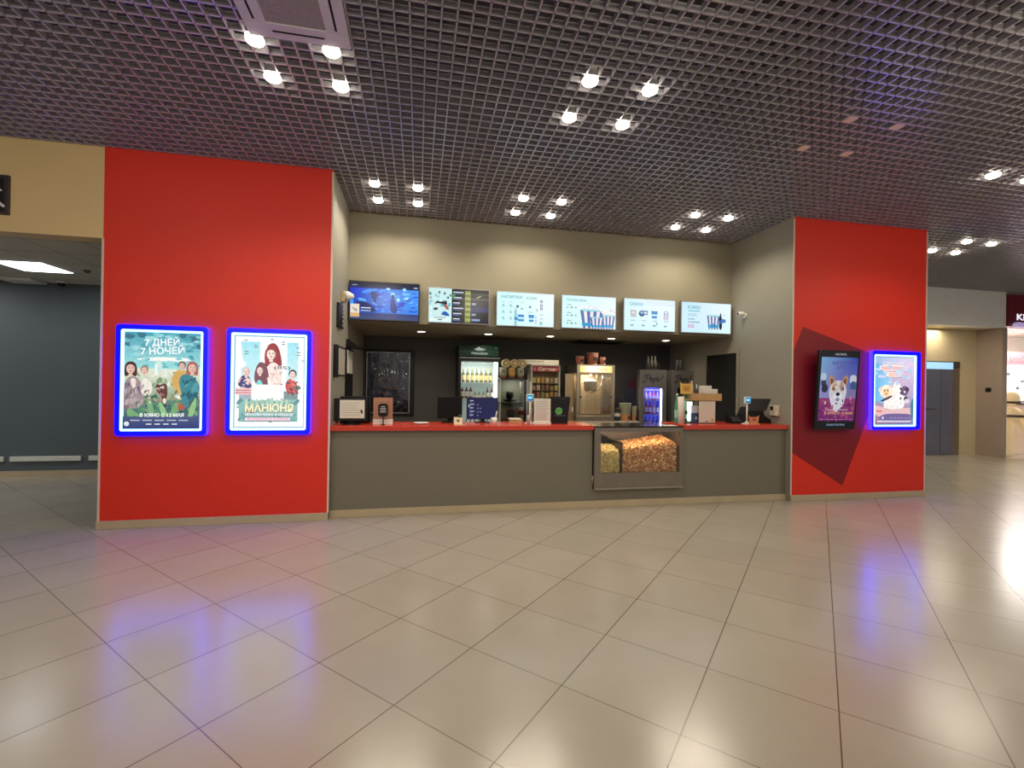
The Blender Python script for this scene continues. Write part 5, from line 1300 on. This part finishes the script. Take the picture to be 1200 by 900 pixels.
cupg = M('sage_cup', (150, 154, 130), .5); cupy = M('ochre_cup', (206, 164, 88), .5); ringb = M('cup_brown', (150, 96, 66), .6)
pc = {}
for k, (x, m) in enumerate(((1.475, 'g'), (1.63, 'y'), (1.785, 'g2'))):
    mm = cupy if m == 'y' else cupg
    lab = ('sage paper cup on the showcase at its bottle cooler side', 'ochre paper cup in the middle of the showcase top', 'sage paper cup on the showcase at its snack rack side')[k]
    t = thing('paper_cup', (x, 8.08, 1.725), lab, 'cup', 'paper cups on the showcase')
    MB().lathe(x, 8.08, [(.046, 1.725), (.062, 1.78), (.066, 1.84), (.060, 1.905), (.050, 1.915)], 20).build('cup', mm, t)
    MB().lathe(x, 8.08, [(.047, 1.727), (.0605, 1.768)], 20, cap=False).build('band', ringb, t)
    c = Canvas(); c.ell(x, 1.845, .024, .03, (96, 104, 92) if m != 'y' else (176, 130, 60)); c.build('badge', PRINT, t, (0, 8.008, 0))
    xx = x+.045 if k < 2 else x+.03
    lab = ('round yellow tin lying on the cups beside the green-topped cooler', 'round yellow tin on the middle cup of the showcase', 'round yellow tin partly against the snack rack header')[k]
    t = thing('round_tin', (xx, 8.08, 1.915), lab, 'tin', 'round tins above the paper cups')
    MB().lathe(xx, 1.988, [(.072, 8.03), (.074, 8.035), (.074, 8.12), (.072, 8.125)], 24, axis='Y').build('body', M('tin_cream', (206, 184, 124), .4), t)
    mb = MB(); mb.lathe(xx, 1.988, [(.050, 8.024), (.050, 8.03)], 24, axis='Y'); mb.build('lid_ring', M('tin_olive', (120, 104, 64), .5), t)
    MB().lathe(xx, 1.988, [(.036, 8.019), (.036, 8.024)], 24, axis='Y').build('lid_centre', M('tin_pale', (214, 196, 140), .5), t)

# snack rack
t = thing('snack_rack', (2.24, 8.1, 0), 'tall snack rack with a red sign board and rows of small packets', 'rack')
mb = MB(); mb.box(1.968, 8.0, 0, 1.99, 8.3, 1.975); mb.box(2.482, 8.0, 0, 2.504, 8.3, 1.975); mb.box(1.968, 8.0, 1.955, 2.504, 8.3, 1.978); mb.box(1.968, 7.985, 0, 2.504, 8.3, .06); mb.build('frame', M('rack_grey', (206, 202, 188), .45), t)
mb = MB(); mb.box(1.772, 8.135, 1.98, 2.52, 8.22, 2.068, bev=.004); hb = mb.build('header', M('rack_header', (214, 208, 190), .5), t)
c = Canvas(); c.text('СЛАДКИЙ', 2.0, 2.018, .03, (56, 48, 46), width=.24, bold=.015); c.rect(2.3, 2.03, 2.45, 2.036, (120, 112, 100)); c.build('header_print', PRINT, hb, (0, 8.1345, 0))
sg_ = box('sign_board', M('sign_red', (140, 28, 34), .45), (1.992, 7.99, 1.848), (2.48, 8.0, 1.948), t)
c = Canvas(); c.text('Снэки', 2.245, 1.872, .055, (240, 190, 150), width=.32, align='C', bold=.03, shear=.2); c.ell(2.03, 1.898, .025, .03, (196, 90, 90)); c.ell(2.44, 1.898, .025, .03, (196, 90, 90)); c.build('sign_print', attr_mat('sign_glow', .5, .4), sg_, (0, 7.9895, 0))
box('back_board', M('rack_board', (164, 138, 104), .6, var=.2, scale=14), (1.99, 8.27, .06), (2.482, 8.285, 1.955), t)
mb = MB()
for r_ in range(7): mb.box(1.99, 8.02, 1.64-.13*r_, 2.482, 8.27, 1.648-.13*r_)
mb.build('shelves', M('rack_shelf', (128, 116, 98), .5), t)
rnd = random.Random(11)
pk = (('yellow', (206, 180, 80)), ('amber', (196, 140, 62)), ('tan', (170, 134, 98)), ('cream', (206, 186, 150)), ('brown', (120, 78, 52)), ('rust', (160, 84, 56)), ('olive', (142, 132, 70)))
for r_ in range(4):
    for k in range(6):
        nm, colr = pk[(k+r_*2) % 7] if r_ else pk[(0, 0, 1, 3, 2, 3)[k]]
        if r_: colr = tuple(int(.78*q+20) for q in colr)  # lower shelves: shade put into the packet colours
        x = 2.03+.0825*k; z = 1.648-.13*r_
        h = .085+rnd.uniform(0, .022)
        mb = MB(); mb.box(x-.031, 8.03, z, x+.031, 8.075, z+h, bev=.008); o = mb.build('snack_packet', M('packet_'+nm+('' if not r_ else '_shaded'), colr, .35, var=.25, scale=30))
        tag(o, '%s snack packet, %s along the %s shelf of the red-signed rack' % (nm, ORD[k], ('top', 'second', 'third', 'fourth')[r_]), 'snack packet', 'snack packets on the rack')

# steel cabinet and popcorn machine
t = thing('steel_cabinet', (2.79, 8.6, BT), 'narrow brushed steel cabinet at the side of the popcorn machine', 'cabinet')
mb = MB(); mb.box(2.71, 8.32, BT, 2.888, 8.80, 1.835, bev=.006); mb.build('body', M('warm_steel', (186, 160, 122), .32, .9, var=.06), t)
mb = MB(); mb.box(2.70, 8.30, BT+.05, 2.72, 8.32, 1.83); mb.build('edge_post', steel, t); box('socket', white, (2.835, 8.312, 1.12), (2.87, 8.32, 1.21), t)
t = thing('popcorn_machine', (3.27, 8.5, BT), 'big steel popcorn machine with a glowing yellow top panel', 'popcorn machine')
a, b, f, k = 2.898, 3.648, 8.21, 8.80
mb = MB()
mb.box(a, f, BT, b, k, 1.05, bev=.004)
for x in (a, b-.045):
    mb.box(x, f, 1.05, x+.045, f+.04, 1.85); mb.box(x, k-.04, 1.05, x+.045, k, 1.85)
mb.box(a, f, 1.85, b, k, 2.012, bev=.004)
mb.build('cabinet', M('machine_steel', (196, 184, 162), .3, .95, var=.06), t)
box('glow_panel', M('glow_panel', (255, 232, 170), .4, emit=(255, 226, 150), estr=1.5), (a+.06, f-.008, 1.868), (b-.06, f-.001, 1.985), t)
c = Canvas(); c.poly([(a+.06, 1.87), (a+.3, 1.87), (a+.3, 1.985), (a+.06, 1.985)], [(240, 190, 80), (255, 250, 226), (255, 250, 226), (240, 196, 90)]); c.poly([(a+.3, 1.87), (b-.06, 1.87), (b-.06, 1.985), (a+.3, 1.985)], [(255, 250, 226), (236, 190, 90), (236, 190, 90), (255, 250, 226)])
c.text('ПОПКОРН', a+.36, 1.905, .035, (120, 84, 40), width=.24, bold=.01)
c.build('panel_print', attr_mat('glow_print', 1.5, .4), t, (0, f-.0085, 0))
box('back_panel', M('machine_back', (178, 158, 132), .4, .6), (a+.045, k-.03, 1.05), (b-.045, k-.01, 1.85), t)
mb = MB(); mb.box(a+.045, f+.04, 1.05, a+.05, k-.04, 1.85); mb.box(b-.05, f+.04, 1.05, b-.045, k-.04, 1.85); mb.build('side_glass', glass, t)
mb = MB(); ring(mb, [(b-.048, 1.845), (a+.048, 1.845), (a+.048, 1.055), (b-.048, 1.055)], [(b-.075, 1.82), (a+.075, 1.82), (a+.075, 1.09), (b-.075, 1.09)], f+.002, f+.02); dr_ = mb.build('door', M('machine_door', (170, 152, 124), .3, .9), t)
box('glass_pane', glass, (a+.075, f+.008, 1.09), (b-.075, f+.013, 1.82), dr_)
mb = MB(); mb.cyl(a+.075, 1.40, f-.012, f+.004, .02, axis='Y', seg=16); mb.cyl(b-.075, 1.40, f-.012, f+.004, .02, axis='Y', seg=16); mb.build('door_knobs', black, dr_)
kt = MB().lathe(3.255, 8.45, [(.085, 1.49), (.125, 1.53), (.13, 1.69), (.135, 1.70), (.115, 1.71), (.02, 1.75)], 26).build('kettle', M('kettle_steel', (224, 212, 190), .3, .7), t)
MB().tube([(3.255, 8.45, 1.73), (3.255, 8.45, 1.86)], .018).build('hanger', steel, kt)
MB().tube([(3.13, 8.43, 1.665), (3.06, 8.40, 1.665)], .012).build('handle', steel, kt)
MB().tube([(3.50, 8.42, 1.85), (3.495, 8.42, 1.74), (3.46, 8.41, 1.63), (3.40, 8.40, 1.55), (3.31, 8.40, 1.495), (3.22, 8.40, 1.485)], .014).build('tilt_arm', steel, t)
MB().tube([(3.38, 8.44, 1.85), (3.37, 8.44, 1.72), (3.34, 8.44, 1.62)], .012).build('cable', M('kettle_cable', (90, 74, 60), .5), t)
mb = MB(); mb.box(3.45, 8.3, 1.76, 3.58, 8.36, 1.81, bev=.005); mb.build('lamp_box', white, t)
ld = bpy.data.lights.new('machine_light', 'AREA'); ld.size = .35; ld.energy = 9.0; ld.color = (1, .82, .55)
lo = bpy.data.objects.new('machine_light', ld); COL.objects.link(lo); lo.parent = t; lo.location = Vector((3.27, 8.5, 1.84)) - wloc(t)
salmon = M('salmon_bucket', (186, 112, 86), .5, var=.08); paleb = M('pale_bucket', (206, 186, 164), .5)
for k, (x, r, h, lab) in enumerate(((2.998, .078, .15, 'squat salmon paper bucket on the popcorn machine, cooler side'), (3.25, .112, .22, 'largest salmon paper bucket, in the middle on the popcorn machine'), (3.465, .058, .145, 'narrow salmon paper cup on the popcorn machine'))):
    t = thing('popcorn_bucket', (x, 8.36, 2.012), lab, 'bucket', 'paper buckets on the popcorn machine')
    MB().lathe(x, 8.36, [(r*.86, 2.012), (r*1.02, 2.012+h), (r*.98, 2.012+h), (r*.84, 2.02)], 24).build('cup', salmon, t)
    MB().lathe(x, 8.36, [(r*1.03, 2.012+h*.97), (r*1.06, 2.012+h*1.0), (r*1.02, 2.012+h*1.04)], 24, cap=False).build('rim', paleb, t)
    c = Canvas(); c.ell(x+r*.2, 2.012+h*.5, r*.42, h*.17, (66, 36, 34)); c.rect(x-.1*r, 2.016, x+.5*r, 2.03, (232, 214, 200)); c.build('badge', PRINT, t, (0, 8.36-r*1.03, 0))
# cups beside the machine
t = thing('dark_jar', (3.755, 8.32, BT), 'small dark jar with a white label beside the popcorn machine', 'jar')
MB().lathe(3.755, 8.32, [(.055, BT), (.06, BT+.02), (.06, BT+.17), (.045, BT+.2)], 20).build('body', M('navy_jar', (40, 48, 62), .3), t); MB().cyl(3.755, 8.32, BT+.2, BT+.255, .055).build('lid', M('jar_lid', (60, 56, 52), .5), t)
MB().lathe(3.755, 8.32, [(.0615, BT+.09), (.0615, BT+.15)], 20, cap=False).build('label', whitel, t)
for x, r, h, lab in ((3.925, .112, .345, 'large pale green paper cup with orange base on the back counter'), (4.112, .054, .285, 'slim pale green paper cup with orange base on the back counter')):
    t = thing('paper_cup', (x, 8.33, BT), lab, 'cup', 'paper cups on the back counter')
    MB().lathe(x, 8.33, [(r*.82, BT), (r*1.0, BT+h-.01), (r*1.04, BT+h), (r*.97, BT+h), (r*.8, BT+.01)], 24).build('cup', M('pale_green_cup', (176, 178, 146), .5), t)
    MB().lathe(x, 8.33, [(r*.83, BT+.002), (r*.905, BT+h*.40)], 24, cap=False).build('band', M('orange_band', (196, 140, 92), .5), t)
    c = Canvas(); c.ell(x+.3*r, BT+h*.2, .3*r, .03, (110, 62, 40)); c.build('badge', PRINT, t, (0, 8.33-r*.93, 0))
o = box('navy_box', M('navy_carton', (24, 30, 52), .5), (3.94, 8.47, BT), (4.14, 8.59, 1.43), bev=.005); tag(o, 'dark navy carton behind the pale green cups', 'carton')

# grey drinks coolers
grey = M('cooler_grey', (108, 104, 98), .45, var=.03)
def drinks_cooler(x0, x1, label, lit):
    t = thing('drinks_cooler', ((x0+x1)/2, 8.42, 0), label, 'cooler', 'grey drinks coolers')
    gx0, gx1, gz0, gz1 = x0+.095, x1-.075, .25, 1.60
    inner = M('cooler_blue_back', (60, 66, 190), .4, emit=(70, 76, 235), estr=.55) if lit else M('cooler_dark_back', (26, 28, 34), .5)
    hollow_cooler(t, x0, x1, 8.12, 8.57, 0, 1.935, gx0, gx1, gz0, gz1, grey, inner, .36)
    c = Canvas()
    s = (x1-x0)/.55
    def q(u, v): return (x0+.275*s+u*s, 1.765+v)
    ink = (30, 36, 70) if lit else (44, 44, 52)
    # flowing script wordmark
    for pts in ([(-.19, -.03), (-.205, -.055), (-.18, -.075), (-.15, -.05), (-.13, .02), (-.115, .075), (-.17, .065), (-.185, .03)], [(-.115, .075), (-.065, .075), (-.05, .045), (-.08, .01), (-.125, .015)],
                [(-.06, -.02), (-.025, -.005), (-.03, .02), (-.055, .01), (-.06, -.03), (-.03, -.045), (0, -.02)], [(0, .01), (.005, -.08)], [(0, 0), (.03, .015), (.045, -.01), (.025, -.04), (.005, -.03)],
                [(.06, .0), (.085, .03), (.075, .005), (.09, -.03), (.065, -.045)], [(.105, .01), (.105, -.04), (.13, -.03)], [(.105, .035), (.108, .04)], [(.13, -.03), (.165, .0), (.20, .03)], [(.20, .03), (.215, .05), (.205, .06)]):
        c.stroke([q(*p) for p in pts], .017, ink)
    c.build('script_print', PRINT, t, (0, 8.1195, 0))
    mb = MB(); ring(mb, [(gx1+.03, gz1+.03), (gx0-.03, gz1+.03), (gx0-.03, gz0-.03), (gx1+.03, gz0-.03)], [(gx1-.005, gz1), (gx0+.005, gz1), (gx0+.005, gz0), (gx1-.005, gz0)], 8.095, 8.118); d_ = mb.build('door', grey if not lit else M('cooler_door_grey', (92, 92, 104), .4), t)
    box('glass_pane', glass, (gx0, 8.102, gz0), (gx1, 8.107, gz1), d_)
    for z in (1.36, 1.09, .80): box('shelf', M('wire_shelf', (120, 124, 150), .3), (gx0, 8.16, z-.015), (gx1, 8.47, z), t)
    if lit:
        box('light_strip', M('blue_white_led', (230, 230, 255), .3, emit=(226, 224, 255), estr=3.0), (gx1-.038, 8.122, gz0+.02), (gx1-.006, 8.136, gz1-.02), t)
    return t, gx0, gx1
t, g0, g1 = drinks_cooler(4.25, 4.75, 'grey drinks cooler with dark script and a blue lit glass door', True)
ld = bpy.data.lights.new('cooler_light', 'AREA'); ld.size = .3; ld.energy = 2.6; ld.color = (.6, .55, 1)
lo = bpy.data.objects.new('cooler_light', ld); COL.objects.link(lo); lo.parent = t; lo.location = Vector((4.5, 8.15, 1.58)) - wloc(t); lo.rotation_euler = (math.radians(15), 0, 0)
def turn(x, y):
    a_ = math.radians(-20); dx, dy = x-4.5, y-8.42
    return (4.5+dx*math.cos(a_)-dy*math.sin(a_), 8.42+dx*math.sin(a_)+dy*math.cos(a_))
t.rotation_euler = (0, 0, math.radians(-20))
colas = {'red': M('cola_red', (150, 30, 60), .25), 'blue': M('cola_blue', (40, 60, 170), .25), 'violet': M('cola_violet', (150, 110, 190), .25)}
pr_ = {}
for r_, (z, h) in enumerate(((1.36, .16), (1.09, .24), (.80, .24))):
    for k in range(4):
        cn = ('violet', 'violet', 'red', 'violet')[k] if r_ == 0 else (('red', 'red', 'violet', 'blue')[k] if r_ == 1 else ('blue', 'violet', 'blue', 'blue')[k])
        lab = '%s drink bottle, %s along the %s shelf of the blue lit cooler' % (cn, ORD[k], ('upper', 'middle', 'lower')[r_])
        loc = (*turn(g0+.045+.072*k, 8.22), z)
        if (cn, h) not in pr_: pr_[(cn, h)] = bottle((0, 0, 0), h, .032, colas[cn], M('cola_label', (170, 170, 226), .4), colas[cn], lab, 'bottles in the blue lit cooler'); pr_[(cn, h)].location = loc
        else: dup(pr_[(cn, h)], loc, lab)
t2, g0, g1 = drinks_cooler(4.79, 5.24, 'unlit grey drinks cooler in the corner by the dark doorway', False)
t = thing('wire_basket', (4.5, 8.42, 1.935), 'dark basket of little bottles on the blue lit cooler', 'basket')
mb = MB(); mb.box(4.37, 8.20, 1.936, 4.62, 8.42, 1.955)
for i in range(8): mb.tube([(4.375+.0345*i, 8.205, 1.95), (4.375+.0345*i, 8.205, 2.06)], .004, 6)
mb.tube([(4.37, 8.205, 2.06), (4.62, 8.205, 2.06)], .005, 6); mb.build('basket', M('basket_dark', (52, 50, 46), .5), t)
t.rotation_euler = (0, 0, math.radians(-20))
for k in range(3):
    bx, by = turn(4.43+.065*k, 8.30)
    o = MB().lathe(bx, by, [(.027, 1.955), (.028, 2.10), (.012, 2.15), (.012, 2.2), (.003, 2.21)], 14).build('little_bottle', M('little_bottle_grey', (104, 98, 88), .3)); tag(o, 'little pale bottle in the basket, %s from the popcorn machine side' % ORD[k], 'bottle', 'little bottles in the basket')
for k in range(2):
    o = MB().lathe(4.99+.075*k, 8.30, [(.026, 1.935), (.026, 2.14+.0*k), (.02, 2.15)], 14).build('metal_tube', M('tube_grey', (112, 112, 114), .35, .4)); tag(o, 'thin grey tube standing on the corner cooler, %s from the lit cooler' % ORD[k], 'tube', 'tubes on the corner cooler')

# ================================================================== SHOP AT THE SIDE
shop_wall_glow = M('shop_wall_glow', (214, 200, 188), .6, emit=(236, 216, 200), estr=.45)  # wall given its own glow to brighten the shop
struct(box('wall_shop_back', shop_wall_glow, (14.18, 11.5, 0), (20, 11.65, 3.5)))
struct(box('ceiling', M('shop_ceiling', (226, 220, 212), .6), (14.18, 9.0, 3.40), (20, 11.5, 3.48)))
struct(box('wall_shop_band', M('shop_band_grey', (150, 148, 150), .6), (14.14, 8.76, 3.24), (20, 9.0, 4.55)))
t = thing('shop_sign', (15.0, 8.76, 3.25), 'dark red shop fascia with white letters and a violet lit awning edge', 'sign')
box('fascia', M('fascia_red', (112, 18, 40), .45), (14.16, 8.70, 3.24), (16.6, 8.76, 4.02), t)
c = Canvas(); c.text('KI', 14.40, 3.40, .15, (236, 232, 255), width=.26, bold=.03); c.build('letters', SCREEN, t, (0, 8.695, 0))
mb = MB(); mb.prism([(14.28, 3.21), (14.24, 3.27), (14.32, 3.33), (14.5, 3.31), (14.7, 3.36), (16.6, 3.36), (16.6, 3.21)], 8.60, 8.69); mb.build('awning', M('violet_awning', (190, 170, 214), .4, emit=(196, 180, 240), estr=.35), t)
for k, (x, y) in enumerate(((14.75, 9.6), (15.5, 9.5), (15.2, 10.4))):
    o = MB().lathe(x, y, [(.26, 3.399), (.26, 3.37), (.20, 3.35)], 24).build('shop_lamp', M('shop_lamp', (255, 255, 255), .3, emit=(255, 252, 246), estr=5)); tag(o, 'round bright lamp on the shop ceiling, %s into the shop' % ORD[k], 'lamp', 'shop ceiling lamps')
t = thing('lit_display', (17.0, 10.3, 1.2), 'glowing white shop display under a pink sign band', 'display')
box('panel', M('display_glow', (250, 250, 250), .4, emit=(250, 250, 255), estr=1.0), (15.4, 10.2, 1.38), (18.5, 10.34, 2.42), t)
box('sign_band', M('pink_band', (226, 120, 130), .5, emit=(236, 130, 146), estr=.45), (15.4, 10.18, 2.42), (18.5, 10.34, 2.78), t)
box('base', M('display_base', (150, 130, 130), .5), (15.4, 10.2, 0), (18.5, 10.34, 1.38), t)
c = Canvas(); c.text('kids', 16.62, 2.50, .15, (255, 246, 246), width=.62, bold=.02)
for i in range(12): c.rect(16.0+.17*i, 1.5+.2*(i % 4), 16.13+.17*i, 1.58+.2*(i % 4), random.choice(((176, 176, 184), (206, 202, 206), (140, 144, 156))))
c.build('goods_print', attr_mat('display_print', .9, .4), t, (0, 10.175, 0))
t = thing('shop_counter', (15.6, 9.3, 0), 'peach shop counter with a grey top edge behind the glass', 'counter')
mb = MB(); mb.box(14.75, 9.35, 0, 17.5, 9.8, 1.28); mb.build('front', M('peach_panel_glow', (222, 190, 166), .35, emit=(236, 196, 170), estr=.35), t)  # counter front glows by itself, shop brightness put into its colour
box('top', M('counter_top_grey', (120, 104, 116), .3), (14.72, 9.32, 1.28), (17.5, 9.85, 1.34), t)
t = thing('ride_on_toy', (14.89, 9.0, 0), 'cream plush ride-on animal with dark bands behind the shop glass', 'toy')
cream = M('cream_plush_glow', (236, 206, 156), .7, emit=(240, 210, 160), estr=.3)  # plush is no lamp; its glow stands for the bright shop light
mb = MB(); mb.ball((14.79, 9.02, 1.06), .24, sub=3, sx=1.15, sy=.75, sz=.75); mb.ball((14.73, 8.98, 1.46), .17, sub=3, sx=1.0, sy=.9, sz=1.05); mb.tube([(14.93, 9.0, 1.06), (15.12, 8.99, .98), (15.23, 8.98, .82)], .065, 14); mb.tube([(14.72, 8.97, .98), (14.95, 8.95, .80), (15.13, 8.94, .62)], .06, 14); mb.tube([(14.69, 9.05, .95), (14.73, 9.06, .4), (14.74, 9.06, .02)], .07, 14); mb.tube([(14.87, 9.1, .95), (14.93, 9.11, .4), (14.94, 9.11, .02)], .07, 14)
bd = mb.build('body', cream, t)
mb = MB(); mb.lathe(14.73, 8.98, [(.165, 1.33), (.175, 1.36), (.165, 1.39)], 20); mb.lathe(14.80, 9.02, [(.272, .99), (.278, 1.02), (.268, 1.05)], 20); mb.build('bands', M('dark_band', (62, 42, 30), .6), t)
gw = struct(box('window_1', glass_mat('shop_window', (253, 254, 253), .02, .02, .3), (14.18, 8.78, .02), (19.5, 8.79, 3.22)))
ld = bpy.data.lights.new('shop_light', 'AREA'); ld.size = 1.5; ld.energy = 330; ld.color = (1, .95, .9)
lo = bpy.data.objects.new('shop_light', ld); COL.objects.link(lo); lo.location = (16.5, 10.2, 3.33)

# ================================================================== LIGHT OF THE PLACE
for loc, e, c_, s in (((-7.67, 7.63, 3.13), 26, (.95, .97, 1), .55), ((-6.47, 6.43, 3.13), 10, (.95, .97, 1), .55), ((12.6, 9.02, 3.15), 12, (1, .88, .68), .5),):  # unseen lights, no panels built; added to brighten passage and lobby
    ld = bpy.data.lights.new('unseen_fill', 'AREA'); ld.size = s; ld.energy = e; ld.color = c_
    lo = bpy.data.objects.new('unseen_fill', ld); COL.objects.link(lo); lo.location = loc
w = bpy.data.worlds.new('hall_beyond'); SC.world = w; w.use_nodes = True
bg = w.node_tree.nodes['Background']; bg.inputs['Color'].default_value = (.55, .50, .46, 1); bg.inputs['Strength'].default_value = .7

# ================================================================== CAMERA
cd = bpy.data.cameras.new('camera'); cam = bpy.data.objects.new('camera', cd); COL.objects.link(cam)
cd.sensor_fit = 'HORIZONTAL'; cd.sensor_width = 36.0; cd.lens = 36.0*542.76/1200; cd.clip_start = .05
pi_, ro, ya = .0027, .0154, .2
fw = Vector((math.sin(ya)*math.cos(pi_), math.cos(ya)*math.cos(pi_), math.sin(pi_)))
r = Vector((math.cos(ya), -math.sin(ya), 0)); u = r.cross(fw)
rr = r*math.cos(ro)+u*math.sin(ro); uu = -r*math.sin(ro)+u*math.cos(ro)   # roll
cam.matrix_world = Matrix(((rr.x, uu.x, -fw.x, 0), (rr.y, uu.y, -fw.y, 0), (rr.z, uu.z, -fw.z, 1.6), (0, 0, 0, 1)))
SC.camera = cam
SC.view_settings.view_transform = 'Standard'; SC.view_settings.look = 'None'; SC.view_settings.exposure = 0.27; SC.view_settings.gamma = 1.06
SC.cycles.use_denoising = True
SC.cycles.max_bounces = 6; SC.cycles.diffuse_bounces = 3; SC.cycles.glossy_bounces = 3; SC.cycles.transparent_max_bounces = 10
SC.cycles.sample_clamp_indirect = 4.0
